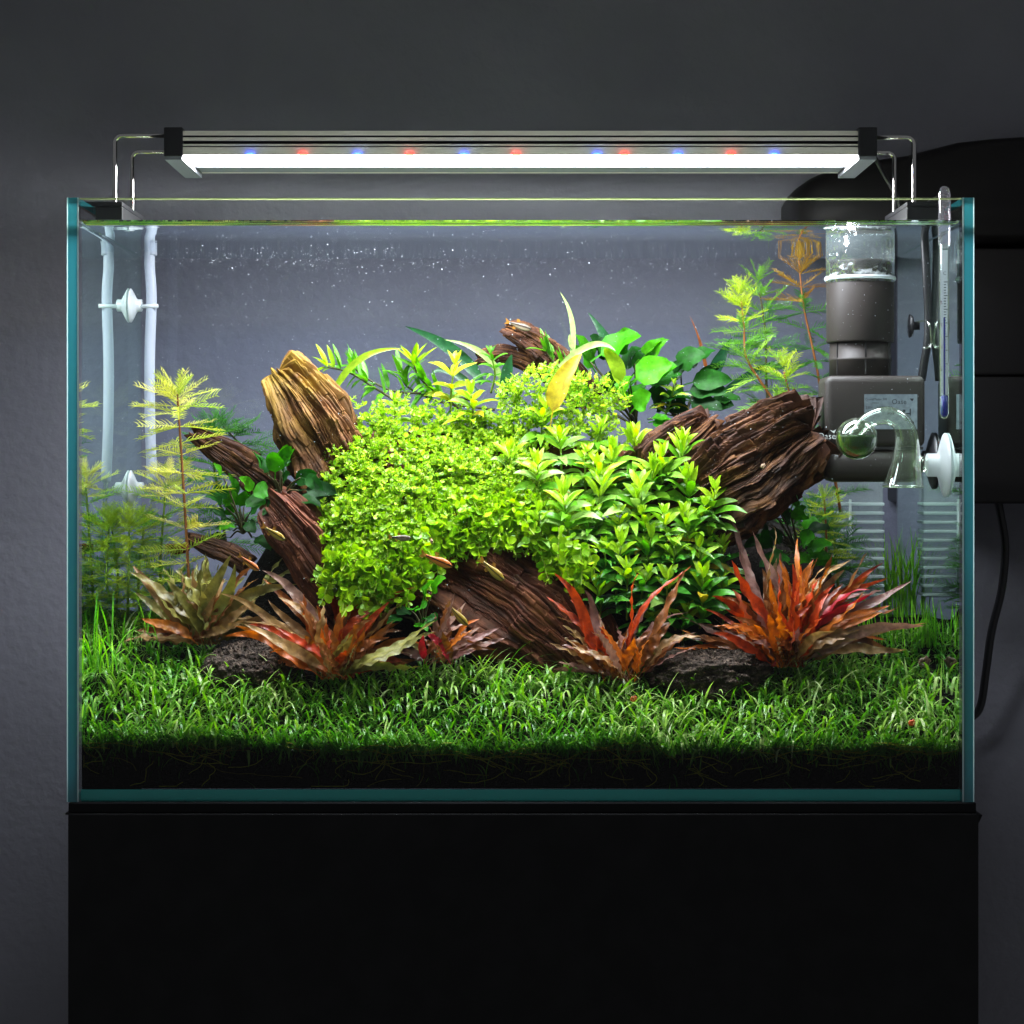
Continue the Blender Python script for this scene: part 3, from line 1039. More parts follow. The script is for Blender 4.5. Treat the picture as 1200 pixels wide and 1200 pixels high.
suction(flt, 1078, 540, 0.098, XR1, 1, 33 * S * 1.07, M['black_plastic'], stub=0.002)

# ------------------------------------------------------------------ thermometer
yt = 0.018
th = thing('thermometer', 'slim glass thermometer with blue bulb hanging at the front corner', 'thermometer', P(1106, 491, yt))


def tz(py):
    return P(0, py, yt).z


tx = P(1106.5, 0, yt).x; u_ = S * (D + yt) / D
mb = MB(); lathe(mb, [(0.1 * u_, tz(291)), (5 * u_, tz(290)), (7.2 * u_, tz(286)), (7.2 * u_, tz(228)), (5.5 * u_, tz(221)), (2.5 * u_, tz(218.5)), (0, tz(218))], (tx + 0.3 * u_, yt, 0), seg=20)
mb.build('glass_hood', M['hood'], th)
mb = MB(); lathe(mb, [(0, tz(491)), (3.5 * u_, tz(489.5)), (5.6 * u_, tz(485)), (5.6 * u_, tz(287)), (5.4 * u_, tz(286))], (tx, yt, 0), seg=20)
st = mb.build('glass_stem', M['glass'], th)
mb = MB(); box(mb, tx - 4.2 * u_, tx + 4.2 * u_, yt + 0.0002, yt + 0.0007, tz(463), tz(293))
sc = mb.build('scale_strip', M['thermo_white'], th, smooth=False)
mb = MB()
for i in range(34):
    py = 330 + i * 3.2
    w0 = 4.0 if i % 5 == 0 else 2.2
    mb.add([(tx - 0.5 * u_, yt - 0.0001, tz(py + .9)), (tx + w0 * u_, yt - 0.0001, tz(py + .9)), (tx + w0 * u_, yt - 0.0001, tz(py)), (tx - 0.5 * u_, yt - 0.0001, tz(py))], [(0, 1, 2, 3)])
mb.build('scale_marks', M['print'], sc, smooth=False)
text('C', 1105, 322, yt - 0.0002, 4, M['print'], sc)
for i, s_ in enumerate(('4', '3', '2', '1')):
    text(s_ + '0', 1101.2, 352 + i * 26, yt - 0.0002, 3.4, M['red_print'], sc, rot=math.radians(90))
text('VDA', 1107, 246, yt - 0.0035, 6.5, M['red_print'], th, rot=math.radians(90))
mb = MB(); box(mb, tx - 0.9 * u_, tx + 0.9 * u_, yt - 0.0004, yt, tz(464), tz(372))
mb.build('spirit_thread', M['blue_spirit'], th, smooth=False)
mb = MB(); lathe(mb, [(0, tz(489.5)), (3.3 * u_, tz(488)), (4.7 * u_, tz(484)), (4.7 * u_, tz(464)), (1.2 * u_, tz(463)), (0, tz(460))], (tx, yt, 0), seg=18)
mb.build('spirit_bulb', M['blue_spirit'], th)

# ------------------------------------------------------------------ co2 diffuser on the side pane
dif = thing('gas_diffuser', 'milky hose and glass gas diffuser with red ceramic disc near the side pane', 'diffuser', P(185, 655, 0.19))
yh = 0.195
hp = smooth_path([(P(178, 0, yh).x, yh, ZR - 0.02), P(176.5, 262, yh), P(175.5, 310, yh), P(177.5, 350, yh), P(175.5, 420, yh), P(176, 500, yh), P(178.5, 565, yh)], 8)
mb = MB(); tube(mb, hp, 6.2 * S * 1.13, 16)
hose = mb.build('hose', M['hose'], dif)
mb = MB()
tube(mb, smooth_path([P(178.5, 560, yh), P(180, 600, yh), P(181, 640, yh), P(184, 653, yh), P(194, 657, yh), P(203, 654, yh), P(207, 646, yh)], 6), 0.0017, 12)
mb.build('glass_tube', M['glass'], dif)
q = P(208, 642, yh)
mb = MB(); lathe(mb, [(0.003, -0.005), (0.0085, -0.0025), (0.0092, -0.0020), (0.0092, 0.0022), (0.0075, 0.003), (0, 0.003)], (q.x, yh, q.z), seg=28)
mb.build('ceramic_disc', M['ceramic'], dif)
suction(dif, 150, 358, 0.197, XL1, -1, 20 * S * 1.13, M['white_silicone'], stub=0.003)
q0 = P(160, 359, yh); q1 = P(186, 359, yh)
mb = MB(); tube(mb, [(XL1 + .006, yh, q0.z), (q1.x, yh - 0.0045, q0.z)], 0.0016, 10)
mb.build('hose_clip', M['white_silicone'], dif)
suction(dif, 150, 573, 0.197, XL1, -1, 22 * S * 1.13, M['white_silicone'], stub=0.004)
q0 = P(160, 573, yh)
mb = MB(); tube(mb, [(XL1 + .009, yh, q0.z), (P(171, 0, yh).x, yh, q0.z)], 0.0022, 10)
mb.build('tube_holder', M['clear'], dif)


# ------------------------------------------------------------------ driftwood
def log(name, label, pts, mat, nseg=110, nring=72, rough=1.0, groove=10, flat=0.8, seed=1, top_tint=0.0, group='driftwood pieces in the aquascape', jag=1.0, along=2.2):
    """pts: (px, py, depth, radius px). A weathered log swept along the points, deeply grooved along its grain."""
    c = np.array([P(p[0], p[1], p[2])[:] for p in pts])
    r = np.array([p[3] * S * (D + p[2]) / D for p in pts])
    path = smooth_path(c, max(2, nseg // (len(pts) - 1)))
    n = len(path)
    rr = np.interp(np.linspace(0, 1, n), np.linspace(0, 1, len(r)), r)
    # round off both ends
    L = np.concatenate([[0], np.cumsum(np.linalg.norm(np.diff(path, axis=0), axis=1))])
    t, u, v = frames(path)
    a = np.linspace(0, 2 * math.pi, nring, endpoint=False)
    A = np.broadcast_to(a, (n, nring)); LL = np.broadcast_to(L[:, None], (n, nring)); R = np.broadcast_to(rr[:, None], (n, nring))
    rm = max(rr)
    ca, sa = np.cos(A), np.sin(A)
    # a slab-like section, split along the grain into strands of uneven height that end in splinters
    lump = fbm(np.stack([ca * 1.1, sa * 1.1, LL * 24], -1).reshape(-1, 3), 3, seed).reshape(n, nring)
    warp = 0.13 * fbm(np.stack([ca * 1.2 + 7, sa * 1.2, LL * 22], -1).reshape(-1, 3), 3, seed + 5).reshape(n, nring)
    Aw = A + warp
    cw, sw = np.cos(Aw), np.sin(Aw)

    def gn(fr, fl, sd):
        return vnoise(np.stack([cw * fr, sw * fr, LL * fl * along], -1).reshape(-1, 3), sd).reshape(n, nring)

    def strands(N, seglen, sd):
        q = (Aw / (2 * math.pi)) * N + 0.35 * gn(groove * .5, 30, sd + 1)
        idx = np.floor(q).astype(np.int64)
        fr = q - idx
        idx = idx % N
        ph_ = hash3(idx, idx * 0 + 3, idx * 0, sd)
        sq = LL / (seglen * (0.5 + ph_)) + ph_ * 9
        si = np.floor(sq).astype(np.int64)
        hgt = hash3(idx, si, idx * 0 + 7, sd) * 2 - 1
        edge = np.clip(1 - np.minimum(fr, 1 - fr) * 5.0, 0, 1)
        return hgt, edge, idx
    h1, e1, i1 = strands(int(groove * 2.2), 0.035 / along, seed + 31)
    h2, e2, i2 = strands(int(groove * 5.2), 0.016 / along, seed + 37)
    g1 = np.clip(1 - np.abs(gn(groove * .3, 9, seed + 9)) * 2.6, 0, 1)
    pit = np.clip(gn(groove * .7, 60, seed + 19) - .45, 0, 1)
    g4 = gn(groove * 2.6, 90, seed + 17)
    sect = (np.abs(ca) ** 3.4 + np.abs(sa) ** 3.4) ** (-1 / 3.4)
    disp = 0.17 * lump - rough * (0.13 * g1 + 0.16 * pit) + rough * (0.07 * h1 - 0.05 * e1 + 0.040 * h2 - 0.035 * e2 + 0.025 * g4)
    rad = R * (0.94 * sect + disp * np.clip(rm / np.maximum(R, 1e-5), 0, 1.3) ** 0.5)
    # broken, splintered ends: the last rings shrink quickly, their rim runs in and out along the grain
    ex = rm * 0.14
    e = np.minimum(LL, L[-1] - LL) / ex
    rad = rad * np.clip(e, 0, 1) ** 0.45
    jn = 0.5 * gn(groove * .3, 0, seed + 21) + 0.55 * (hash3(i1, i1 * 0, i1 * 0 + 2, seed + 3) * 2 - 1) + 0.25 * (hash3(i2, i2 * 0, i2 * 0 + 2, seed + 4) * 2 - 1)
    off = jag * jn * rm * 0.55 * np.clip(1 - (e - 1) / 8, 0, 1) * np.clip(e, 0, 1) ** .5
    Pn = path[:, None, :] + rad[..., None] * (flat * ca[..., None] * u[:, None, :] + sa[..., None] * v[:, None, :]) + off[..., None] * t[:, None, :] * np.where(LL < L[-1] / 2, -1, 1)[..., None]
    V = Pn.reshape(-1, 3)
    F = []
    for i in range(n - 1):
        for j in range(nring):
            k = (j + 1) % nring
            F.append((i * nring + j, i * nring + k, (i + 1) * nring + k, (i + 1) * nring + j))
    F.append(tuple(range(nring - 1, -1, -1))); F.append(tuple((n - 1) * nring + j for j in range(nring)))
    loc = c[len(c) // 2]
    if top_tint > 0:
        tint = np.clip(1.1 - LL.reshape(-1) / (L[-1] * 0.40) + 0.5 * sa.reshape(-1) * 0, 0, 1) * top_tint  # golden tone, strongest at the starting end, fading along the log
    else:
        tint = np.zeros(len(V))
    me = make_mesh(name, V - loc, F, mat, False, tint)
    ga = me.attributes.new('grain', 'FLOAT_VECTOR', 'POINT')
    G = np.stack([cw * 7, sw * 7, LL * 32], -1).reshape(-1, 3)
    ga.data.foreach_set('vector', G.astype(np.float32).reshape(-1))
    o = obj(name, me, None, loc)
    tag(o, label, 'driftwood', group)
    return o


log('driftwood_log', 'tall golden topped driftwood stump rising above the round-leaved mound',
    [(326, 437, .140, 27), (342, 456, .138, 37), (364, 486, .136, 45), (388, 524, .136, 50), (412, 572, .138, 54), (436, 640, .14, 54)], M['wood_a'], nseg=190, nring=300, rough=1.0, groove=12, seed=5, top_tint=1.0, flat=0.8, along=0.75, jag=0.8)
log('driftwood_log', 'short slanted driftwood branch with a dark tip beside the feathery plant',
    [(228, 509, .155, 9), (245, 520, .155, 14), (272, 538, .155, 21), (305, 562, .155, 26), (350, 600, .155, 30)], M['wood_c'], nseg=110, nring=140, rough=1.0, groove=8, seed=8, along=.7)
log('driftwood_log', 'grooved brown driftwood below the dark leaves, left of the round-leaved mound',
    [(318, 590, .110, 24), (332, 604, .105, 31), (354, 630, .105, 37), (385, 672, .105, 42), (425, 720, .105, 44)], M['wood_b'], nseg=120, nring=170, rough=1.1, groove=9, seed=15, along=.7)
log('driftwood_log', 'small dark flat driftwood piece above the olive plant',
    [(220, 630, .135, 6), (240, 638, .135, 11), (265, 648, .135, 13), (292, 664, .135, 13)], M['wood_c'], nseg=60, nring=80, seed=21, rough=0.8, groove=6)
log('driftwood_log', 'broad red brown driftwood slope below the mound with fish in front',
    [(478, 640, .128, 50), (520, 660, .124, 66), (566, 688, .120, 76), (615, 722, .114, 74), (658, 756, .110, 62), (690, 790, .106, 46)], M['wood_b'], nseg=230, nring=380, rough=0.8, groove=15, seed=33, along=0.9, flat=0.7)
log('driftwood_log', 'large splintered dark driftwood log leaning towards the filter',
    [(775, 632, .135, 50), (835, 580, .125, 60), (885, 548, .115, 63), (920, 525, .105, 58), (938, 513, .095, 50), (951, 505, .09, 38)], M['wood_c'], nseg=230, nring=380, rough=1.25, groove=15, seed=42, jag=1.2, along=0.8, flat=0.6)
log('driftwood_log', 'small knobbly driftwood stub leaning on the large splintered log',
    [(752, 556, .14, 30), (780, 530, .14, 29), (808, 508, .14, 26), (830, 490, .14, 18)], M['wood_c'], nseg=110, nring=170, rough=1.2, groove=9, seed=51, along=.7)
log('driftwood_log', 'topmost driftwood knob standing against the back glass',
    [(594, 385, .205, 12), (608, 391, .205, 16), (630, 404, .205, 19), (660, 430, .205, 23), (690, 470, .205, 26)], M['wood_c'], nseg=90, nring=120, rough=1.1, groove=8, seed=60)
log('driftwood_log', 'thin dark driftwood plank under the topmost knob',
    [(560, 420, .215, 8), (585, 414, .215, 11), (615, 420, .215, 12), (650, 440, .215, 14)], M['wood_c'], nseg=60, nring=80, rough=0.8, groove=7, seed=66)
log('driftwood_log', 'shaded driftwood trunk carrying the round-leaved mound',
    [(390, 640, .165, 40), (430, 570, .175, 50), (500, 550, .175, 48), (580, 560, .175, 46), (660, 560, .175, 44), (740, 570, .175, 40)], M['wood_b'], nseg=70, nring=90, seed=70)


# ------------------------------------------------------------------ stones
def stone(label, px0, px1, py0, py1, y, seed):
    a = P((px0 + px1) / 2, (py0 + py1) / 2, y)
    rx = (px1 - px0) / 2 * S * 1.05; rz = (py1 - py0) / 2 * S * 1.05
    th_, phs = np.meshgrid(np.linspace(0, math.pi, 90), np.linspace(0, 2 * math.pi, 150, endpoint=False), indexing='ij')
    d = np.stack([np.sin(th_) * np.cos(phs), np.sin(th_) * np.sin(phs), np.cos(th_)], -1).reshape(-1, 3)
    r = 1 + 0.25 * fbm(d * 1.7, 3, seed) + 0.06 * fbm(d * 9, 2, seed + 4) + 0.05 * np.abs(vnoise(d * 26, seed + 6)) + 0.03 * vnoise(d * 48, seed + 8)
    V = d * r[:, None] * (rx, rx * 0.7, rz)
    n, m = 90, 150
    F = [(i * m + j, i * m + (j + 1) % m, (i + 1) * m + (j + 1) % m, (i + 1) * m + j) for i in range(n - 1) for j in range(m)]
    o = obj('stone', make_mesh('stone', V, F, M['stone']), None, a)
    tag(o, label, 'stone', 'dark stones at the edge of the grass')
    mbc = MB()
    for q in rng.integers(0, len(V), 900):
        if V[q][2] > -0.2 * rz:
            mbc.add(ico_v * (rng.uniform(.0005, .0012) * rng.uniform(.7, 1.2, 3)) + V[q] + np.array(a), ico_f)
    cr = mbc.build('soil_crumbs', M['crumb'], o)
    cr['kind'] = 'stuff'


stone('rough dark stone between the olive and the big copper plant', 240, 344, 752, 815, .080, 4)
stone('rough dark stone between the two red plants right of the wood', 764, 900, 760, 822, .076, 9)


# ------------------------------------------------------------------ leaves
def prof_lance(t):
    return np.clip(np.sin(math.pi * np.clip(t, 0, 1) ** 0.72), 0, 1) ** 0.85 * 0.97 + 0.03 * (1 - t)


def prof_crypt(t):
    b = np.clip((t - 0.16) / 0.84, 0, 1)
    return np.where(t < 0.17, 0.13, 0.13 * (1 - b) + np.sin(math.pi * b ** 0.7) ** 0.75)


def prof_oval(t):
    b = np.clip((t - 0.22) / 0.78, 0, 1)
    return np.where(t < 0.24, 0.07, 0.07 * (1 - b) + np.sin(math.pi * b ** 0.62) ** 0.62)


def prof_strap(t):
    return np.clip(np.minimum(1, 0.45 + t * 3), 0, 1) * np.clip((1 - t) * 2.2, 0, 1) ** 0.8


def leaf_geo(b, m, t, w, hint, prof, ns=9, nc=4, wave=0.0, wf=3.0, fold=0.15, ph=0.0, twist=0.0, sway=0.0):
    b, m, t = (np.array(q, float) for q in (b, m, t))
    ts = np.linspace(0, 1, ns + 1)[:, None]
    pts = (1 - ts) ** 2 * b + 2 * ts * (1 - ts) * m + ts ** 2 * t
    tan = norm(2 * (1 - ts) * (m - b) + 2 * ts * (t - m))
    side = norm(np.cross(tan, np.array(hint, float)))
    nrm = np.cross(side, tan)
    if twist:
        an = twist * ts
        side, nrm = side * np.cos(an) + nrm * np.sin(an), nrm * np.cos(an) - side * np.sin(an)
    if sway:
        Ls = np.linalg.norm(t - b)
        pts = pts + side * (sway * Ls * np.sin(math.pi * ts * 1.5 + ph) * ts) + nrm * (sway * .8 * Ls * np.sin(math.pi * ts * 2.0 + ph * 1.7) * ts)
    h = (w / 2 * prof(ts[:, 0]))[:, None]
    V = []
    for j in np.linspace(-1, 1, nc + 1):
        ww = wave * np.sin(ph + wf * 2 * math.pi * ts + (2.1 if j > 0 else 0)) * abs(j) ** 1.5 * w
        V.append(pts + side * h * j + nrm * (fold * abs(j) * h + ww * np.minimum(1, 3 * h / w)))
    V = np.stack(V, 1).reshape(-1, 3)
    k = nc + 1
    F = [(i * k + j, i * k + j + 1, (i + 1) * k + j + 1, (i + 1) * k + j) for i in range(ns) for j in range(nc)]
    return V, F


def add_leaf(root, b, t, w, mat, hint=(0, -0.55, 0.85), lift=0.15, prof=prof_lance, name='leaf', label=None, mid=None, **kw):
    b = np.array(b, float); t = np.array(t, float)
    if mid is None:
        L = np.linalg.norm(t - b)
        mid = (b + t) / 2 + np.array([0, 0, 1]) * lift * L
    V, F = leaf_geo(b, mid, t, w, hint, prof, **kw)
    me = make_mesh(name, V - np.array(root.location), F, mat)
    o = obj(name, me, root)
    if label:
        o['label'] = label
    return o


def add_stem(root, pts, r, mat, name='stem', seg=7, taper=0.6):
    mb = MB()
    path = np.array([np.array(p, float) for p in pts])
    if len(path) > 2:
        path = smooth_path(path, 5)
    tube(mb, path, np.linspace(r, r * taper, len(path)), seg)
    return mb.build(name, mat, root)


M['stem_l'] = principled('light_stem', lin('a8b84a'), 0.5, 0.3)
M['stem_g'] = principled('green_stem', lin('6f8a2a'), 0.5, 0.3)
M['stem_r'] = principled('red_brown_stem', lin('7a4a20'), 0.5, 0.3)
M['stem_d'] = principled('dark_stem', lin('3c3a1c'), 0.6, 0.3)

# copper red rosette plants -------------------------------------------------
mauve_back = lin('8c6a66')
CR = {
    'red': leaf_mat('copper_red_leaf', [lin('a83412'), lin('c04416'), lin('92300e')], trans=0.35, back=lin('a85038'), spot=lin('702010')),
    'orange': leaf_mat('orange_leaf', [lin('b05418'), lin('c26a22'), lin('984612')], trans=0.4, back=lin('a86434'), spot=lin('7c3c14')),
    'brown': leaf_mat('brown_leaf', [lin('784020'), lin('92562a'), lin('643418')], trans=0.3, back=lin('906848'), spot=lin('4c2812')),
    'mauve': leaf_mat('mauve_leaf', [lin('8a6058'), lin('7c524c'), lin('987060')], trans=0.3, back=lin('987870'), spot=lin('64403a')),
    'olive': leaf_mat('olive_leaf', [lin('726c34'), lin('888040'), lin('7c6c3c')], trans=0.3, back=lin('908858'), spot=lin('585024')),
    'tan': leaf_mat('tan_leaf', [lin('9c7448'), lin('ac8456'), lin('886240')], trans=0.3, back=lin('a48662'), spot=lin('745232')),
    'pink': leaf_mat('crimson_leaf', [lin('b42c38'), lin('a0222c')], trans=0.35, back=lin('ac4c54')),
}


def crypt(name, label, base, y, tips, group='low copper and olive leaved plants', wpx=20, extra=6, spread=90, pal=('brown', 'olive')):
    b0 = P(base[0], base[1] - 2, y)
    root = thing(name, label, 'plant', b0, group)
    more = []
    for (px, py, colr, *rest) in tips:
        more.append((px, py, colr, *rest))
        d0 = rest[0] if rest else 0.0
        for _ in range(2):
            f = rng.uniform(.68, 1.0)
            c2 = colr if rng.random() < .6 else pal[int(rng.integers(0, len(pal)))]
            more.append((base[0] + (px - base[0]) * f + rng.normal(0, 13), base[1] + (py - base[1]) * f + rng.normal(0, 9), c2, d0 + rng.normal(0, .010)))
    for i, (px, py, colr, *rest) in enumerate(more):
        dy = rest[0] if rest else rng.uniform(-0.03, 0.03)
        w = 0.62 * (rest[1] if len(rest) > 1 else wpx * rng.uniform(0.8, 1.15)) * S
        tip = np.array(P(px, py, y + dy))
        bb = np.array(b0) + (rng.uniform(-1, 1) * 0.012, rng.uniform(-.5, .5) * 0.010 + dy * 0.25, 0)
        L = np.linalg.norm(tip - bb)
        out = tip - bb
        mid = bb + out * 0.5 + np.array([-out[0] * 0.10, -0.05 * L, 0.12 * L])
        sx = 1 if out[0] > 0 else -1
        hint = norm(np.array([-0.45 * sx + rng.normal(0, .3), -0.8, 0.62 + rng.normal(0, .2)]))
        add_leaf(root, bb, tip, w, CR[colr], hint=hint, mid=mid, prof=prof_crypt, ns=22, nc=4, wave=0.20 * rng.uniform(.5, 1.4), wf=rng.uniform(4, 8), fold=0.25, ph=rng.uniform(0, 6), twist=rng.normal(0, .7), sway=rng.uniform(.02, .10))
    for i in range(extra):
        an = rng.uniform(0.15, math.pi - 0.15)
        rr = spread * rng.uniform(.8, 1.5) * S
        tip = np.array(b0) + (rr * math.cos(an), rng.uniform(0.0, .03), rr * math.sin(an) * 0.85)
        bb = np.array(b0) + (rng.uniform(-1, 1) * 0.008, 0.006, 0)
        L = np.linalg.norm(tip - bb)
        add_leaf(root, bb, tip, wpx * rng.uniform(.5, .85) * S, CR[pal[i % len(pal)]], hint=(rng.normal(0, .3), -0.9, .4), lift=0.15, prof=prof_crypt, ns=18, nc=4, wave=0.14, wf=5, fold=0.25, ph=rng.uniform(0, 6), twist=rng.normal(0, .7), sway=rng.uniform(.03, .1))
    return root


crypt('copper_plant', 'olive and tan long-leaved plant below the yellow feathery plant', (240, 757), .10,
      [(148, 678, 'olive'), (180, 702, 'orange'), (166, 722, 'orange'), (197, 677, 'olive'), (207, 666, 'olive'), (242, 648, 'olive'), (262, 660, 'olive'), (257, 675, 'tan'), (277, 660, 'olive'), (300, 667, 'brown'),
       (266, 708, 'brown', -.01, 26), (143, 752, 'tan'), (362, 664, 'olive', 0.01), (293, 728, 'tan'), (228, 665, 'olive', .02), (222, 700, 'tan', -.015), (318, 690, 'olive', .02), (160, 745, 'brown', .01)], wpx=21, extra=16, spread=80, pal=('olive', 'tan'))
crypt('copper_plant', 'big copper orange bushy plant left of the centre log', (395, 797), .062,
      [(257, 700, 'tan', .02), (307, 673, 'mauve', .03, 26), (380, 668, 'red', .03, 24), (423, 653, 'brown', .02, 20), (408, 696, 'orange', .0, 20), (273, 742, 'orange', -.015, 18), (291, 735, 'red', -.01), (458, 706, 'red', 0, 18), (457, 748, 'brown', -.015),
       (390, 738, 'red', -.02, 22), (487, 689, 'orange', .01, 15), (492, 700, 'orange', .015), (511, 753, 'olive', -.012, 24), (430, 735, 'brown', -.02), (365, 712, 'orange', .0), (345, 700, 'brown', .01), (330, 745, 'orange', -.01), (470, 735, 'brown', 0), (440, 700, 'brown', .02),
       (355, 745, 'brown', -.02), (320, 700, 'tan', .02), (415, 742, 'olive', -.025, 16), (375, 735, 'orange', -.015)], wpx=19, extra=24, spread=85, pal=('brown', 'orange', 'red', 'tan'))
crypt('copper_plant', 'small dark mauve plant with one red leaf in front of the centre log', (516, 780), .066,
      [(527, 704, 'mauve', .01, 17), (560, 722, 'orange', -.005, 14), (586, 735, 'mauve', .0, 17), (545, 706, 'mauve', .015, 15), (499, 740, 'pink', -.01, 16), (503, 735, 'brown', .0), (552, 745, 'mauve', .0), (478, 748, 'olive', .0), (530, 735, 'brown', -.01)], wpx=15, extra=7, spread=50, pal=('mauve', 'brown'))
crypt('copper_plant', 'spiky red and mauve plant between the centre log and the stone', (727, 800), .06,
      [(650, 671, 'red', .0, 20), (640, 700, 'red', .01, 17), (644, 752, 'tan', .0, 17), (658, 735, 'tan', .01, 18), (803, 657, 'red', .01, 13), (801, 711, 'mauve', .01, 20), (818, 738, 'tan', -.005, 18), (752, 708, 'mauve', .02, 18), (680, 727, 'red', -.01, 17), (788, 733, 'brown', -.01, 22),
       (668, 750, 'brown', -.01), (700, 735, 'orange', -.015, 17), (770, 700, 'mauve', .01, 18), (760, 750, 'orange', -.02, 14), (690, 765, 'brown', -.015), (650, 760, 'mauve', .01)], wpx=17, extra=14, spread=60, pal=('brown', 'mauve'))
crypt('copper_plant', 'largest fiery red bushy plant under the leaning log by the filter', (922, 783), .07,
      [(845, 608, 'mauve', .03, 20), (857, 655, 'red', -.01, 26), (883, 622, 'mauve', .03, 20), (897, 616, 'tan', .03, 13), (913, 655, 'orange', .0, 20), (942, 628, 'orange', .02, 15), (938, 660, 'red', -.02, 24), (997, 648, 'tan', .02, 15), (1023, 658, 'brown', .015, 19), (1040, 665, 'red', .01, 17), (1068, 683, 'mauve', .01, 24),
       (1087, 730, 'tan', -.005, 14), (1022, 692, 'pink', -.005, 17), (818, 722, 'red', .0, 11), (843, 702, 'brown', .0, 20), (835, 733, 'orange', -.01, 15), (972, 645, 'brown', .02), (980, 662, 'orange', .01), (1033, 712, 'orange', -.01, 17), (1013, 730, 'tan', -.01, 20), (913, 715, 'orange', -.025, 20), (960, 690, 'brown', -.01), (990, 745, 'tan', -.02, 20),
       (870, 690, 'mauve', .01, 26), (895, 700, 'brown', -.015, 20), (880, 735, 'orange', -.02, 18), (860, 730, 'brown', -.01), (945, 705, 'red', -.02, 20), (975, 700, 'red', -.015, 20), (1000, 705, 'brown', .0, 22), (1020, 720, 'mauve', .005), (930, 690, 'brown', .01), (955, 735, 'orange', -.03, 18), (905, 745, 'brown', -.03, 18), (985, 680, 'orange', .01)], wpx=20, extra=26, spread=105, pal=('brown', 'mauve', 'red', 'brown', 'orange'))

# broad dark green leaves ---------------------------------------------------
BG = leaf_mat('broad_green_leaf', [lin('2f7c0c'), lin('4a9610'), lin('24640a'), lin('3a880e')], trans=0.4, rough=0.42, spec=0.15)
BD = leaf_mat('dark_green_leaf', [lin('10340e'), lin('184a12'), lin('225a14')], trans=0.3, rough=0.5, spec=0.15)
BY = leaf_mat('yellow_green_leaf', [lin('7ca01c'), lin('90ac28')], trans=0.45, rough=0.3)
YL = leaf_mat('yellow_leaf', [lin('b09a1c'), lin('b8a022')], trans=0.5, rough=0.35, spot=lin('8a7018'))
PG = leaf_mat('pale_green_leaf', [lin('8aa45a'), lin('9ab06a')], trans=0.3)
SD = leaf_mat('dark_strap_leaf', [lin('123a22'), lin('1a4826'), lin('24502c')], trans=0.25)


def broad(name, label, base, y, leaves, group=None, mat=BG, cat='plant'):
    b0 = P(base[0], base[1], y)
    root = thing(name, label, cat, b0, group)
    full = list(leaves)
    for (bx, by, tx_, ty_, w, m, *rest) in leaves:
        if rng.random() < .75:
            ox, oy = rng.normal(0, 11), rng.normal(2, 9)
            full.append((bx + ox * .6, by + oy * .6, tx_ + ox, ty_ + oy, w * rng.uniform(.7, 1.0), m, (rest[0] if rest else 0) + rng.uniform(-.006, .014)))
    for L in full:
        bx, by, tx_, ty_, w, m, *rest = L
        dy = rest[0] if rest else rng.uniform(-.012, .012)
        b = np.array(P(bx, by, y + dy)); t = np.array(P(tx_, ty_, y + dy - 0.01))
        st = (b + np.array(b0)) / 2
        if np.linalg.norm(b - np.array(b0)) > 0.006:
            add_stem(root, [np.array(b0), st + (0, 0, .003), b], 0.0009, M['stem_d'], 'stalk', 6)
        add_leaf(root, b, t, w * S * 1.1, m, hint=norm((rng.normal(0, .25), -0.75, 0.6)), lift=0.18, prof=prof_oval, ns=10, nc=4, fold=0.22, wave=0.07, wf=2.6, ph=rng.uniform(0, 6), twist=rng.normal(0, .5), sway=rng.uniform(.02, .08))
    return root


GRP = 'broad dark green leaved plants on the wood'
broad('broad_leaf_plant', 'glossy broad-leaved plant at the top behind the yellow leaf', (745, 500), .19,
      [(692, 424, 752, 398, 34, BG, -.01), (715, 420, 745, 392, 30, BG, 0), (745, 425, 784, 398, 26, BG, 0), (735, 452, 788, 428, 36, BG, -.02), (738, 445, 770, 412, 30, BD, 0), (700, 440, 672, 405, 28, BG, .01),
       (732, 462, 711, 405, 17, BY, -.03), (738, 485, 764, 462, 26, BG, -.03), (690, 480, 668, 452, 28, BG, 0), (720, 430, 690, 395, 26, BD, .01), (750, 455, 800, 440, 30, BD, -.005), (720, 470, 745, 440, 26, BG, -.015), (705, 470, 728, 436, 24, BD, .0)], GRP)
broad('broad_leaf_plant', 'dark shaded broad-leaved plant above the leaning log', (800, 500), .185,
      [(790, 440, 826, 412, 28, BD, 0), (800, 452, 858, 448, 26, BD, 0), (800, 470, 846, 482, 26, BD, 0), (780, 480, 760, 456, 24, BD, 0), (790, 485, 800, 455, 30, BD, 0), (760, 495, 790, 500, 22, BG, -.02), (815, 460, 850, 425, 22, BD, .01), (775, 470, 812, 470, 26, BD, -.01), (800, 490, 835, 500, 20, BD, -.01), (770, 455, 800, 425, 24, BD, .005), (830, 470, 868, 470, 22, BD, .01)], GRP)
broad('broad_leaf_plant', 'dark green leaves hanging between the stump and the slanted branch', (330, 585), .115,
      [(318, 560, 300, 535, 18, BD), (322, 562, 322, 528, 20, BG), (330, 560, 340, 540, 16, BD), (320, 575, 296, 580, 20, BG), (340, 570, 372, 556, 18, BD), (350, 575, 395, 580, 20, BD), (345, 582, 375, 595, 18, BD), (335, 580, 312, 600, 16, BD), (360, 565, 392, 560, 18, BD), (300, 580, 280, 560, 16, BG), (330, 552, 345, 528, 14, BG), (352, 560, 380, 575, 16, BD)], GRP)
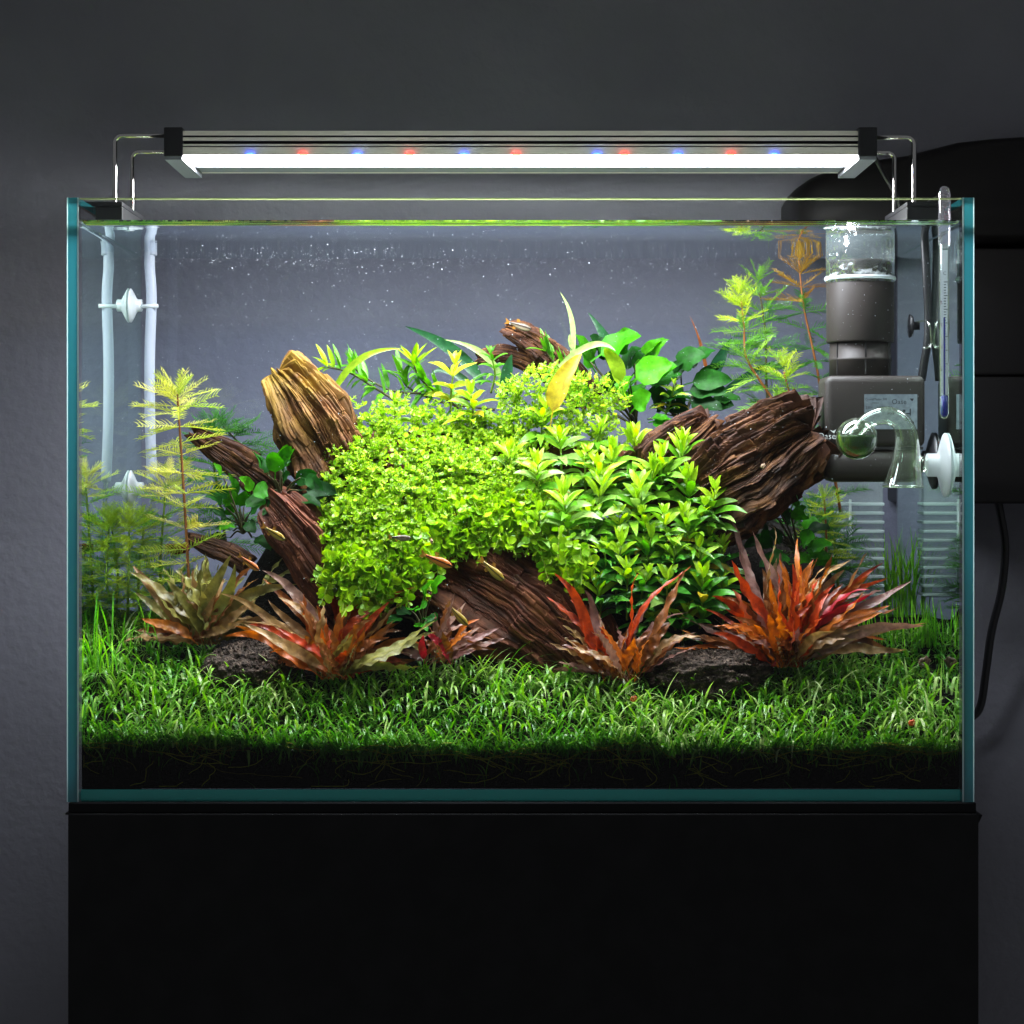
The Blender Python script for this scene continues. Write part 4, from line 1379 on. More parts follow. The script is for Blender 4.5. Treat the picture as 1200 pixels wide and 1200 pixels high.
broad('broad_leaf_plant', 'green leaves between the feathery plant and the slanted branch', (285, 625), .14,
      [(275, 600, 262, 572, 18, BG), (280, 600, 290, 575, 16, BG), (270, 610, 246, 600, 18, BD), (290, 605, 310, 590, 18, BD), (275, 615, 258, 622, 18, BG), (262, 560, 250, 545, 12, BG), (280, 590, 268, 555, 14, BG), (300, 615, 322, 612, 16, BD), (265, 595, 240, 580, 16, BD), (285, 612, 300, 625, 16, BD), (270, 630, 240, 640, 16, BD), (295, 630, 318, 645, 16, BD)], GRP)
broad('broad_leaf_plant', 'bright round-leaved plant under the end of the leaning log', (935, 650), .13,
      [(926, 600, 940, 568, 30, BG, -.01), (930, 615, 945, 595, 22, BG, -.01), (905, 600, 890, 590, 22, BD), (915, 615, 930, 600, 20, BD), (940, 630, 960, 612, 26, BG), (935, 640, 955, 630, 24, BG), (945, 645, 975, 640, 22, BG), (920, 640, 900, 625, 22, BD), (925, 650, 905, 660, 22, BD), (950, 655, 978, 662, 20, BG), (940, 622, 972, 622, 18, BD), (930, 655, 950, 660, 20, BG), (910, 630, 885, 640, 22, BD), (900, 615, 880, 620, 20, BD)], GRP)
broad('broad_leaf_plant', 'few small green leaves peeping out beside the centre log', (495, 740), .068,
      [(495, 705, 508, 680, 20, BG, -.004), (490, 715, 498, 712, 18, BG), (498, 725, 505, 728, 16, BD), (480, 715, 466, 720, 18, BD), (485, 730, 500, 740, 14, BG)], GRP)

# long strap leaves standing at the back ------------------------------------
def strap(label, base, y, leaves, group='long strap leaves at the back'):
    b0 = P(base[0], base[1], y)
    root = thing('strap_leaf_plant', label, 'plant', b0, group)
    for pts, w, m in leaves:
        b, mid, t = (np.array(P(px, py, y + d)) for px, py, d in pts)
        add_leaf(root, b, t, w * S * 1.1, m, mid=mid, hint=norm((rng.normal(0, .3), -0.9, .3)), prof=prof_strap if m is not YL else prof_oval, ns=16, nc=2, fold=0.3, twist=rng.normal(0, .4), wave=0.03)
    return root


strap('dark strap leaves reaching out behind the yellow star rosette', (560, 470), .2,
      [([(565, 450, 0), (540, 405, 0), (474, 382, 0)], 15, SD), ([(560, 460, 0), (520, 420, .01), (505, 440, 0)], 9, SD), ([(590, 450, 0), (575, 405, 0), (520, 398, -.01)], 8, PG), ([(590, 470, -.02), (592, 430, -.02), (600, 415, -.02)], 14, SD)])
strap('thin pale leaf curling up to a point above the yellow leaf', (665, 500), .16,
      [([(668, 430, 0), (680, 375, 0), (656, 342, 0)], 6, PG), ([(672, 410, 0), (668, 395, 0), (667, 392, 0)], 8, PG), ([(655, 430, -.02), (700, 388, -.02), (722, 412, -.03)], 8, PG)])
strap('single yellow leaf on a thin stalk above the mound', (640, 525), .125,
      [([(645, 500, 0), (650, 450, 0), (682, 414, 0)], 25, YL)])
strap('dark pointed leaf sticking out behind the broad-leaved plant', (720, 450), .215,
      [([(730, 440, 0), (712, 395, 0), (689, 366, 0)], 12, SD)])
strap('two dark upright leaves behind the leaning log', (832, 480), .215,
      [([(832, 480, 0), (828, 410, 0), (808, 370, 0)], 6, CR['brown']), ([(820, 470, 0), (840, 425, 0), (858, 395, 0)], 16, SD), ([(835, 475, 0), (870, 440, 0), (920, 420, 0)], 12, SD)])
strap('pale blade arching over the trailing stems beside the stump', (392, 465), .15,
      [([(390, 462, 0), (415, 405, 0), (473, 409, 0)], 8, BY)])


# compact stem plants ---------------------------------------------------------
HY = leaf_mat('stem_plant_leaf', [lin('417c14'), lin('5c961a'), lin('7eaa28'), lin('4e8816')], trans=0.35, rough=0.32)
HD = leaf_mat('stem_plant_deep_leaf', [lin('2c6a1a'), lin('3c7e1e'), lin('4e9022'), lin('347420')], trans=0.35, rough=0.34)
HT = leaf_mat('stem_plant_tip_leaf', [lin('8cb81c'), lin('a6c424'), lin('80b01c')], trans=0.45, rough=0.32)
HP = leaf_mat('stem_plant_pale_leaf', [lin('80a44e'), lin('94b05e'), lin('6c9c34')], trans=0.3, rough=0.3)


def stem_plant(label, px, py, y, h=70, size=1.0, lean=0.0, group='compact green stem plants right of the mound', pale=0.2, name='stem_plant', lw=10.5, ll=42, nodes=None, tipm=None, leafm=None):
    k = S * (D + y) / D
    top = np.array(P(px, py, y))
    b0 = top + np.array([-lean * h * k, 0.012, -h * k])
    root = thing(name, label, 'plant', tuple(b0), group)
    mid = (top + b0) / 2 + np.array([rng.normal(0, 3), rng.normal(0, 3), 0]) * k
    path = smooth_path([b0, mid, top], 8)
    mb = MB(); tube(mb, path, np.linspace(1.5, 0.9, len(path)) * k, 7); mb.build('stem', M['stem_g'], root)
    nodes = nodes or max(3, int(h / 10))
    a0 = rng.uniform(0, 6)
    for i in range(nodes):
        f = 1 - (i / nodes) * 0.92         # 1 = tip
        pt = path[int(f * (len(path) - 1))]
        young = i / nodes
        L = ll * size * k * (0.5 + 0.5 * min(1, young * 3.0)) * rng.uniform(.7, 1.2)
        W = lw * size * k * (0.7 + 0.3 * min(1, young * 2.4)) * rng.uniform(.85, 1.15)
        elev = math.radians(60 - 46 * min(1, young * 2.2)) + rng.normal(0, .16)
        nl = 4 if i == 0 else 5
        for q in range(nl):
            an = a0 + i * 0.7 + q * 2 * math.pi / nl + rng.normal(0, .25)
            d = np.array([math.cos(an) * math.cos(elev), math.sin(an) * math.cos(elev), math.sin(elev)])
            t = pt + d * L
            m = np.array(pt) + d * L * 0.5 + np.array([0, 0, 0.18 * L])
            t = t - np.array([0, 0, 0.22 * L * min(1, young * 2)])
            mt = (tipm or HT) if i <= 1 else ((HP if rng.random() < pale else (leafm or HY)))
            if i > 2 and rng.random() < .03:
                mt = YL
            hint = norm(np.array([-d[0] * .5, -0.7 - .3 * d[1], 0.75]) + rng.normal(0, .15, 3))
            add_leaf(root, pt, t, W, mt, hint=hint, mid=m, ns=7, nc=2, fold=0.25, prof=prof_lance, sway=rng.uniform(0, .06), ph=rng.uniform(0, 6))
    return root


SP = [
    (598, 527, .115, 45, .85, 'pale rosette sprouting from the middle of the round-leaved mound', .6),
    (655, 508, .13, 60, .95, 'upright shoot behind the mound, just below the yellow leaf', .4),
    (687, 530, .12, 60, .95, 'pale shoot between the mound and the green clump', .3),
    (718, 528, .125, 65, 1.0, 'light green shoot at the upper edge of the green clump', .2),
    (742, 514, .135, 60, .95, 'rearmost shoot of the clump, next to the knobbly stub', .2),
    (775, 537, .115, 70, 1.0, 'bright shoot of the clump in front of the knobbly stub', .2),
    (800, 518, .12, 70, .95, 'topmost shoot of the clump, in front of the splintered log', .2),
    (660, 582, .085, 62, 1.15, 'largest pale-leaved shoot hanging over the centre log', .55),
    (705, 570, .105, 70, 1.05, 'wide-leaved shoot beside the pale hanging shoot', .3),
    (750, 572, .10, 75, 1.0, 'yellow-tipped shoot in the heart of the green clump', .15),
    (807, 560, .105, 75, .95, 'leafy shoot against the splintered log, upper one', .2),
    (838, 574, .10, 70, .95, 'shoot furthest along the splintered log', .2),
    (778, 602, .09, 75, 1.0, 'mid-height shoot with spreading leaves in the clump', .1),
    (826, 592, .095, 75, .95, 'leafy shoot against the splintered log, lower one', .2),
    (728, 640, .085, 60, 1.0, 'dark green shoot above the spiky red plant', .05),
    (763, 632, .088, 65, 1.0, 'dark shoot with a bright tip right of the centre log', .05),
    (735, 668, .08, 60, 1.0, 'low dark shoot touching the spiky red plant', .05),
    (820, 642, .085, 75, 1.0, 'broad yellow-green tipped shoot beside the fiery red plant', .05),
    (832, 628, .10, 75, .95, 'shoot tucked behind the leaves of the fiery red plant', .1),
    (823, 678, .078, 60, 1.0, 'lowest shoot left of the fiery red plant', .05),
    (782, 680, .08, 60, 1.0, 'low shoot standing behind the spiky red plant tip', .05),
    (700, 690, .085, 50, .9, 'small low shoot at the right side of the centre log', .0),
    (764, 715, .085, 45, .9, 'shaded shoot close to the soil under the clump', .0),
    (805, 718, .085, 45, .9, 'shaded shoot close to the soil behind the right stone', .0),
    (630, 545, .105, 50, 1.0, 'bright shoot growing out of the right half of the mound', .3),
    (640, 480, .145, 55, .95, 'yellow-green shoot directly left of the yellow leaf stalk', .2),
    (705, 500, .14, 55, .95, 'light shoot under the broad glossy leaves', .2),
    (632, 600, .085, 45, .95, 'pale shoot at the lower right corner of the mound', .5),
    (690, 600, .098, 60, .95, 'shoot between the pale hanging shoot and the wide-leaved one', .2),
    (752, 604, .094, 65, 1.0, 'light shoot in the clump under the yellow-tipped one', .15),
    (802, 600, .092, 75, 1.0, 'shoot in the clump just left of the lower log shoot', .1),
    (708, 640, .09, 55, .95, 'shoot above the low dark one, close to the centre log', .05),
    (790, 640, .085, 65, 1.0, 'shoot with arching leaves in the lower middle of the clump', .05),
    (846, 640, .10, 65, .9, 'half hidden shoot right under the splintered log', .1),
    (760, 672, .08, 55, 1.0, 'low shoot between two others above the right stone', .05),
    (845, 680, .09, 55, .95, 'low shoot mostly covered by the fiery red leaves', .05),
    (765, 552, .115, 60, .95, 'small bright shoot between the yellow-tipped one and the stub', .2),
    (700, 548, .115, 55, .9, 'small shoot at the corner of mound and clump', .3),
    (725, 605, .098, 60, .95, 'shoot in the clump between the pale hanging shoot and the heart', .2),
]
for px, py, y, h, sz, lb_, pale in SP:
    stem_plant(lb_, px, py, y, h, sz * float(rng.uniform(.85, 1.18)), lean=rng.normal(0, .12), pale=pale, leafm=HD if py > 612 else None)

HN = leaf_mat('narrow_green_leaf', [lin('4f9422'), lin('6aa82e'), lin('3f7a24')], trans=0.4, rough=0.32)
HS = leaf_mat('star_rosette_leaf', [lin('b0b82a'), lin('c2c63a'), lin('98ae28')], trans=0.45)
stem_plant('yellow star rosette above the back of the mound', 533, 428, .165, 55, 1.05, lean=0.1, group=None, tipm=HS, leafm=HS, lw=9, ll=34, nodes=4, name='rosette_plant')
stem_plant('bright green rosette just under the yellow star rosette', 552, 462, .15, 45, 1.15, group=None, tipm=HT, leafm=HT, lw=9, ll=38, nodes=5, name='rosette_plant')
stem_plant('small green tuft on the top edge of the mound', 462, 470, .15, 35, .9, group=None, tipm=HT, leafm=HT, lw=9, ll=34, nodes=4, name='rosette_plant')
stem_plant('narrow-leaved tuft in front of the topmost driftwood knob', 575, 415, .18, 45, .8, group=None, tipm=HN, leafm=HN, lw=6, ll=32, nodes=5, name='rosette_plant')
stem_plant('yellow green sprig in front of the broad-leaved plant', 790, 450, .165, 45, .8, group=None, tipm=HT, leafm=HT, lw=6, ll=30, nodes=5, name='rosette_plant', lean=.3)


def trail(label, pts, y, ll=34, lw=7, n=9, tipm=HT, leafm=HN, group='trailing narrow-leaved stems behind the mound', stem='stem_d'):
    path = smooth_path([np.array(P(px, py, y + d)) for px, py, d in pts], 10)
    root = thing('trailing_plant', label, 'plant', tuple(path[0]), group)
    k = S * (D + y) / D
    add_stem(root, path[::3], 1.6 * k, M[stem])
    for i in range(n):
        f = 0.25 + 0.75 * i / (n - 1)
        ix = int(f * (len(path) - 1))
        pt = path[ix]
        tan = norm(path[min(ix + 1, len(path) - 1)] - path[max(ix - 1, 0)])
        for q in range(6 if i == n - 1 else 3):
            an = rng.uniform(0, 6.28) if i < n - 1 else q * 1.05
            pr = np.array([0, math.cos(an), math.sin(an)]) if abs(tan[0]) > 0.5 else np.array([math.cos(an), math.sin(an), 0])
            d = norm(tan * (0.75 if i == n - 1 else 0.45) + pr + (0, 0, .3))
            L = ll * k * rng.uniform(.7, 1.1)
            add_leaf(root, pt, pt + d * L, lw * k, tipm if i >= n - 2 else leafm, hint=(0.02, -.3, 1), lift=.1, ns=6, nc=2, fold=.3)
    return root


trail('trailing stem with bright tip next to the golden stump', [(480, 480, 0), (440, 455, 0), (410, 437, 0), (384, 430, 0)], .165)
trail('longer trailing stem lying behind the first one', [(560, 470, .02), (510, 462, .02), (460, 458, .02), (425, 440, .02), (415, 430, .02)], .165, tipm=HN)
trail('short trailing stem between the star rosette and the stump stems', [(540, 480, .01), (505, 455, .01), (490, 440, .01), (484, 425, .01)], .17, tipm=HT)
trail('narrow-leaved stem leaning out right of the topmost knob', [(690, 470, .02), (672, 440, .02), (650, 425, .02), (640, 412, .02)], .175, tipm=HN)
trail('darker trailing stem fanning out towards the mound top', [(580, 480, .03), (520, 472, .03), (480, 455, .03), (470, 440, .03)], .165, tipm=HN)

# feathery plants --------------------------------------------------------------
FY = leaf_mat('feather_yellow', [lin('dcd860'), lin('c4d040'), lin('e4dc80'), lin('aac838')], trans=0.45)
FG = leaf_mat('feather_green', [lin('6cae30'), lin('8cc23c'), lin('5a9a2a'), lin('a8cc48')], trans=0.45)
FD = leaf_mat('feather_dark', [lin('347a24'), lin('489028'), lin('5a9c2c')], trans=0.45)
FO = leaf_mat('feather_amber', [lin('b08a2a'), lin('c09a34'), lin('9a6a1c')], trans=0.4)
FL = leaf_mat('feather_lime', [lin('c0d024'), lin('a8c828')], trans=0.4)


def frond_mesh(mat, n=13, nl=0.30, droop=0.1, ang=45, wn=0.0105):
    """A pinnate frond of unit length along +X."""
    mb = MB()
    ts = np.linspace(0, 1, 8)
    sp = np.stack([ts, ts * 0, -droop * ts ** 2], -1)
    tube(mb, sp, np.linspace(0.010, 0.004, 8), 4, cap=False)
    for i in range(n):
        t = 0.12 + 0.84 * i / (n - 1)
        b = np.array([t, 0, -droop * t * t])
        L = nl * (1 - 0.55 * abs(t - 0.4) ** 1.2) * rng.uniform(.85, 1.1)
        for s in (-1, 1):
            an = math.radians(ang + rng.normal(0, 6))
            d = np.array([math.cos(an), s * math.sin(an), rng.normal(0.1, .12)])
            e = b + d * L
            sd = np.cross(d, (0, 0, 1)); sd = sd / np.linalg.norm(sd)
            up = np.array([0, 0, wn])
            m2 = b + d * L * .5 + (0, 0, 0.02)
            V = [b - sd * wn * .7, b + sd * wn * .7, m2 - sd * wn, m2 + sd * wn, e, b + up, m2 + up]
            mb.add(V, [(0, 1, 3, 2), (2, 3, 4), (1, 5, 6, 3), (5, 0, 2, 6), (3, 6, 4), (6, 2, 4)])
    return make_mesh('frond', np.concatenate(mb.V), mb.F, mat)


def frond_set(mat, **kw):
    return [frond_mesh(mat, **kw) for _ in range(3)]


F_Y, F_G, F_D, F_O, F_L = (frond_set(m) for m in (FY, FG, FD, FO, FL))


def feather(label, pts, y, fr, size=50, nodes=14, per=5, tip=None, stem='stem_r', group='feathery stem plants', sparse=1.0, updown=0.0, f0=0.06):
    path = smooth_path([np.array(P(px, py, y + d)) for px, py, d in pts], 10)
    root = thing('feathery_plant', label, 'plant', tuple(path[0]), group)
    k = S * (D + y) / D
    add_stem(root, path[::4], 2.0 * k, M[stem], taper=.5)
    for i in range(nodes):
        f = f0 + (1 - f0) * i / (nodes - 1)
        ix = min(len(path) - 1, int(f * (len(path) - 1)))
        pt = path[ix]
        a0 = rng.uniform(0, 6.28)
        crown = max(0, (f - 0.72) / 0.28)
        for q in range(per + (3 if i >= nodes - 2 else 0)):
            if rng.random() > sparse:
                continue
            an = a0 + q * 2 * math.pi / per + rng.normal(0, .25)
            elev = math.radians(8 + 42 * crown + rng.normal(0, 12) + updown)
            d = Vector((math.cos(an) * math.cos(elev), math.sin(an) * math.cos(elev) * 0.8, math.sin(elev))).normalized()
            L = size * k * rng.uniform(.75, 1.1) * (1 - 0.25 * crown if i < nodes - 1 else 0.6)
            up = Vector((0, 0, 1))
            side = up.cross(d).normalized()
            nz = d.cross(side)
            ro = rng.normal(0, .5)
            s2 = side * math.cos(ro) + nz * math.sin(ro)
            n2 = d.cross(s2)
            mtx = Matrix((d, s2, n2)).transposed().to_4x4()
            st = fr if (tip is None or crown < 0.25) else tip
            o = obj('frond', st[int(rng.integers(0, 3))], root)
            o.matrix_local = Matrix.Translation(Vector(pt) - root.location) @ mtx @ Matrix.Scale(L, 4)
    return root


feather('tall yellow feathery plant by the left side pane', [(222, 700, 0), (218, 620, 0), (213, 540, 0), (209, 480, 0), (208, 462, 0)], .13, F_Y, 54, 15, 5, tip=F_Y, sparse=.9)
feather('shorter green feathery plant behind the tall yellow one', [(190, 720, .04), (188, 660, .03), (192, 600, .03), (195, 560, .03)], .15, F_G, 46, 12, 5, stem='stem_g', tip=F_Y)
feather('green feathery plant in front of the gas diffuser disc', [(165, 730, .02), (162, 680, .02), (166, 640, .02), (170, 612, .02)], .17, F_G, 42, 11, 5, stem='stem_g', tip=F_L)
feather('dark green feathery plant between the yellow one and the branch', [(265, 640, .03), (258, 590, .03), (250, 540, .03), (248, 500, .03)], .17, F_D, 48, 12, 6, stem='stem_d')
feather('dark feathery sprig behind the slanted branch by the stump', [(310, 560, .05), (285, 525, .05), (262, 500, .05)], .17, F_D, 44, 9, 6, stem='stem_d')
feather('dark fern-like tangle low behind the olive plant', [(215, 750, .03), (225, 715, .03), (228, 690, .03)], .15, F_D, 44, 10, 7, stem='stem_g')
feather('bushy feathery plant in the far corner by the side pane', [(150, 760, .05), (150, 700, -.02), (152, 640, -.02), (150, 610, -.02)], .17, F_L, 40, 14, 6, stem='stem_g')
feather('low green feathery plant between the corner and the olive plant', [(195, 760, .02), (200, 720, .02), (198, 680, .02)], .16, F_G, 46, 11, 7, stem='stem_g')
feather('amber-topped feathery plant beside the filter', [(985, 600, .02), (968, 500, .02), (957, 430, .02), (942, 360, .02), (936, 305, .02)], .20, F_D, 46, 15, 6, tip=F_O, sparse=.85)
feather('lime feathery plant bending over the leaning log', [(945, 560, 0), (930, 510, 0), (900, 460, 0), (875, 420, 0), (872, 385, 0), (868, 345, 0)], .185, F_G, 44, 14, 6, tip=F_L, sparse=.9)
feather('dark-stemmed feathery plant behind the lime one', [(905, 520, 0), (898, 450, 0), (897, 390, 0), (888, 330, 0)], .22, F_D, 44, 12, 5, tip=F_G, stem='stem_d', sparse=.8)
feather('short lime feathery shoot right above the leaning log', [(950, 560, 0), (938, 500, 0), (925, 460, 0), (917, 430, 0)], .17, F_G, 42, 8, 5, tip=F_L, sparse=.9)
feather('small yellow feathery shoot under the filter', [(968, 660, 0), (968, 620, 0), (966, 585, 0)], .165, F_L, 34, 8, 5, tip=F_L)
feather('dark green feathery plant behind the fiery red plant', [(985, 720, 0), (980, 660, 0), (975, 620, 0)], .20, F_D, 44, 12, 7, stem='stem_g')
feather('dark green feathery plant under the far end of the leaning log', [(940, 720, 0), (945, 660, 0), (950, 600, 0)], .17, F_D, 44, 12, 7, stem='stem_g')

# ------------------------------------------------------------------ round-leaved mound
RO = [lin('5c8c12'), lin('7aa816'), lin('96be1a'), lin('b2d026'), lin('84b218'), lin('a4c81e')]
R_OBJ = leaf_mat('round_leaf', RO, 'object', trans=0.42, rough=0.3)
R_ATT = leaf_mat('round_leaf_mass', RO, 'attr', trans=0.42, rough=0.3)
UX = [376, 385, 400, 430, 460, 480, 500, 530, 560, 600, 622, 640, 665, 690]
UT = [508, 492, 480, 470, 468, 470, 473, 478, 484, 492, 500, 512, 545, 580]
UB = [680, 692, 698, 704, 700, 690, 665, 642, 636, 622, 632, 655, 670, 665]


def mound_point(u, t):
    top = np.interp(u, UX, UT); bot = np.interp(u, UX, UB)
    py = top + (bot - top) * t
    e = np.clip((u - 376) / 40, 0, 1)
    y = np.interp(u, [376, 470, 515, 600, 640, 690], [.066, .068, .092, .094, .078, .075]) + 0.075 * (1 - t) ** 2.2 + 0.03 * (1 - e) ** 2 + 0.05 * np.clip((u - 600) / 120, 0, 1) * (1 - 0.5 * t)
    return u, py, y


mound = thing('round_leaved_mound', 'dense bright yellow-green mound of small round leaves draped over the wood', 'plant', tuple(P(470, 690, .10)))
round_v = []
for a_ in np.linspace(0, 2 * math.pi, 9)[:-1]:
    round_v.append((0.5 - 0.5 * math.cos(a_), 0.43 * math.sin(a_), 0.0))
round_v = np.array([(0.5, 0, -0.05)] + round_v)
round_v[:, 2] += 0.16 * np.abs(round_v[:, 1]) + 0.10 * (round_v[:, 0] - 0.5) ** 2
round_f = [(0, i, i % 8 + 1) for i in range(1, 9)]
leaves = []     # (origin, dir, up, length)
stems_mb = MB()


def shoot(p, d, n, step, size, gap=0.0):
    p = np.array(p, float); d = norm(d)
    pts = [p.copy()]
    for i in range(n):
        ax = norm(np.cross(d, rng.normal(0, 1, 3)))
        f = 1.0 if i < n - 1 else 0.55
        for s in (-1, 1):
            dd = norm(ax * s + d * (0.35 if i < n - 1 else 0.9) + rng.normal(0, .15, 3))
            up = norm(d * 0.8 + np.array([0, -0.25, 0.75]) + rng.normal(0, .3, 3))
            leaves.append((p.copy(), dd, up, size * f * rng.uniform(.8, 1.15)))
        d = norm(d + rng.normal(0, .12, 3))
        p = p + d * step
        pts.append(p.copy())
    tube(stems_mb, np.array(pts), 0.00042, 3, cap=False)


for i in range(4300):
    u = rng.uniform(376, 690)
    t = rng.random() ** 0.8
    if u > 690 and rng.random() < 0.35:
        continue
    px, py, y = mound_point(u, t)
    if u < 405:
        px = px + rng.normal(0, 7) + 7 * float(vnoise([(py * .05, 3, 1)], 3)[0])
    if t < .12:
        py = py + rng.normal(-1, 6)
    bump_ = 0.005 * float(vnoise([(u * .035, py * .035, 0)], 7)[0])
    lo = np.clip((t - 0.45) / 0.4, 0, 1)
    size = (0.0038 + 0.0023 * lo) * rng.uniform(.8, 1.2) * (1.0 if u < 620 else 0.92)
    dirn = np.array([rng.normal(0, .5), -0.75 + rng.normal(0, .3), 0.9 - 1.7 * lo + rng.normal(0, .35)])
    n = int(rng.integers(2, 5))
    step = size * 0.62
    st = np.array(P(px, py, y + bump_)) - norm(dirn) * step * n * 0.6 + np.array([0, rng.uniform(0, .012), 0])
    shoot(st, dirn, n, step, size)
# hanging trailers along the lower rim
for i in range(120):
    u = rng.uniform(380, 690)
    px, py, y = mound_point(u, rng.uniform(.72, .95))
    n = int(rng.integers(4, 8))
    shoot(np.array(P(px, py, y - 0.003)), np.array([rng.normal(0, .25), -0.12, -1.0]), n, 0.0042, 0.0066)
for (px, py, n) in ((668, 640, 8), (680, 650, 7), (655, 630, 6), (505, 650, 5), (545, 635, 5), (400, 690, 5), (440, 700, 5), (690, 650, 6), (660, 655, 7), (675, 665, 5)):
    shoot(np.array(P(px, py - 12, .070 if px < 490 or px > 630 else .088)), np.array([rng.normal(0, .2), -0.1, -1.0]), n, 0.0042, 0.0068)
# small-leaved patches behind, among the stem plants
for i in range(420):
    u = rng.uniform(585, 735); py = rng.uniform(430, 530)
    if py < 425 + abs(u - 650) * .35:
        continue
    shoot(np.array(P(u, py, .165 + rng.uniform(-.02, .01))), np.array([rng.normal(0, .5), -.6, .7]), 3, .003, .0038)
LO = np.array([l[0] for l in leaves]); 
near = np.array([l[3] for l in leaves]) * 300 - (LO[:, 1]) * 30 + rng.normal(0, .15, len(leaves))
order = np.argsort(-near)
chosen = set(order[:300].tolist())
rl_me = make_mesh('leaf', round_v, round_f, R_OBJ)
mass = MB()
tints = []
for i, (p, d, up, L) in enumerate(leaves):
    side = norm(np.cross(up, d)); nz = np.cross(d, side)
    if i in chosen:
        o = obj('leaf', rl_me, mound)
        mt = Matrix((Vector(d), Vector(side), Vector(nz))).transposed().to_4x4()
        o.matrix_local = Matrix.Translation(Vector(p) - mound.location) @ mt @ Matrix.Scale(float(L), 4)
    else:
        V = p + L * (round_v[:, :1] * d + round_v[:, 1:2] * side + round_v[:, 2:3] * nz)
        mass.add(V, round_f, float(rng.random()))
o = mass.build('foliage', R_ATT, mound, tint=True)
o['kind'] = 'stuff'
o = stems_mb.build('stems', M['stem_l'], mound)
o['kind'] = 'stuff'

# ------------------------------------------------------------------ grass carpet
GR = leaf_mat('grass_blade', [lin('306a12'), lin('4a861e'), lin('689a30'), lin('8cb04e'), lin('c4d294')], 'attr', trans=0.4, rough=0.3)
gm = MB()


def blade(mb, b, L, lean, az, w, tint, curl=1.0, ns=6):
    ts = np.linspace(0, 1, ns + 1)
    ang = lean + curl * ts * 1.25
    dl = L / ns
    r = np.concatenate([[0], np.cumsum(np.sin(ang[:-1]) * dl)])
    z = np.concatenate([[0], np.cumsum(np.cos(ang[:-1]) * dl)])
    h = np.array([math.cos(az), math.sin(az)])
    pts = np.stack([b[0] + r * h[0], b[1] + r * h[1], b[2] + z], -1)
    sd = np.array([-h[1], h[0], 0.0])
    wid = w / 2 * np.minimum(1, np.clip((1.02 - ts) * 3.0, 0, 1)) * np.minimum(1, .6 + ts * 2)
    Lf = pts - sd * wid[:, None]; Rt = pts + sd * wid[:, None]
    keep = 0.0081
    Lf[:, 1] = np.maximum(Lf[:, 1], keep); Rt[:, 1] = np.maximum(Rt[:, 1], keep)
    Lf[:, 0] = np.clip(Lf[:, 0], XL1 + .0012, XR1 - .0012); Rt[:, 0] = np.clip(Rt[:, 0], XL1 + .0012, XR1 - .0012)
    V = np.empty((2 * (ns + 1), 3)); V[0::2] = Lf; V[1::2] = Rt
    F = [(2 * i, 2 * i + 1, 2 * i + 3, 2 * i + 2) for i in range(ns)]
    mb.add(V, F, tint)


def in_ell(px, py, cx, cy_, rx, ry):
    return ((px - cx) / rx) ** 2 + ((py - cy_) / ry) ** 2 < 1


cnt = 0
NB = 7800
bx = rng.uniform(XL1 + .002, XR1 - .002, NB * 2); by = rng.uniform(0.0095, 0.21, NB * 2)
bz = soil_z(bx, by)
for x, y, z in zip(bx, by, bz):
    k = S * (D + y) / D
    px = 600 + x / k; py = HZ - (z - ZC) / k
    ymax = np.interp(px, [90, 200, 260, 330, 420, 560, 640, 760, 900, 1000, 1040, 1130], [.2, .17, .10, .074, .082, .084, .084, .082, .082, .12, .18, .2])
    if y > ymax:
        continue
    if y > 0.09 and rng.random() < .5:
        continue
    if in_ell(px, py, 291, 783, 52, 17) or in_ell(px, py, 835, 786, 70, 16):
        continue
    patch = float(vnoise([(x * 30, y * 30, 3)], 2)[0])
    L = rng.uniform(.014, .032) * (1 + .35 * patch)
    if y > .09:
        L *= .85
    az = rng.uniform(0, 2 * math.pi)
    tint = np.clip(0.5 + 0.28 * patch + rng.normal(0, .22) - (0.12 if y < .02 else 0), 0, 1)
    blade(gm, (x, y, z - .001), L, abs(rng.normal(.45, .35)), az, rng.uniform(.0011, .0021), tint, curl=rng.uniform(.5, 2.6))
    cnt += 1
# blades pressed against the front glass
for i in range(2600):
    x = rng.uniform(XL1 + .002, XR1 - .002); z = float(soil_z(np.array([x]), np.array([.0095]))[0])
    dn = rng.exponential(.0045)
    blade(gm, (x, .0090 + rng.uniform(0, .003), z - dn), rng.uniform(.010, .026), abs(rng.normal(.25, .25)), rng.choice([0, math.pi]) + rng.normal(0, .5), rng.uniform(.0008, .0014), np.clip(rng.normal(.25, .2), 0, 1), curl=rng.uniform(.1, 1.5))
o = gm.build('grass', GR, tint=True)
tag(o, 'dense carpet of short curly green grass along the front', 'grass', kind='stuff')

GT = leaf_mat('tall_grass_blade', [lin('4f9a1c'), lin('7ac024'), lin('96d030')], 'attr', trans=0.4)


def tuft(label, px, py, y, n, L, spread, curl, w=.0012):
    b = P(px, py, y)
    mb = MB()
    root = thing('tall_grass', label, 'grass tuft', tuple(b), 'tall grass tufts at the tank ends')
    for i in range(n):
        mb = MB()
        blade(mb, (b.x + rng.normal(0, spread), y + rng.normal(0, spread * .5), b.z - .002), L * rng.uniform(.65, 1.1), abs(rng.normal(.08, .06)), rng.uniform(0, 6.28), w, float(rng.random()), curl=curl * rng.uniform(.5, 1.3), ns=10)
        mb.build('blade', GT, root, tint=True)


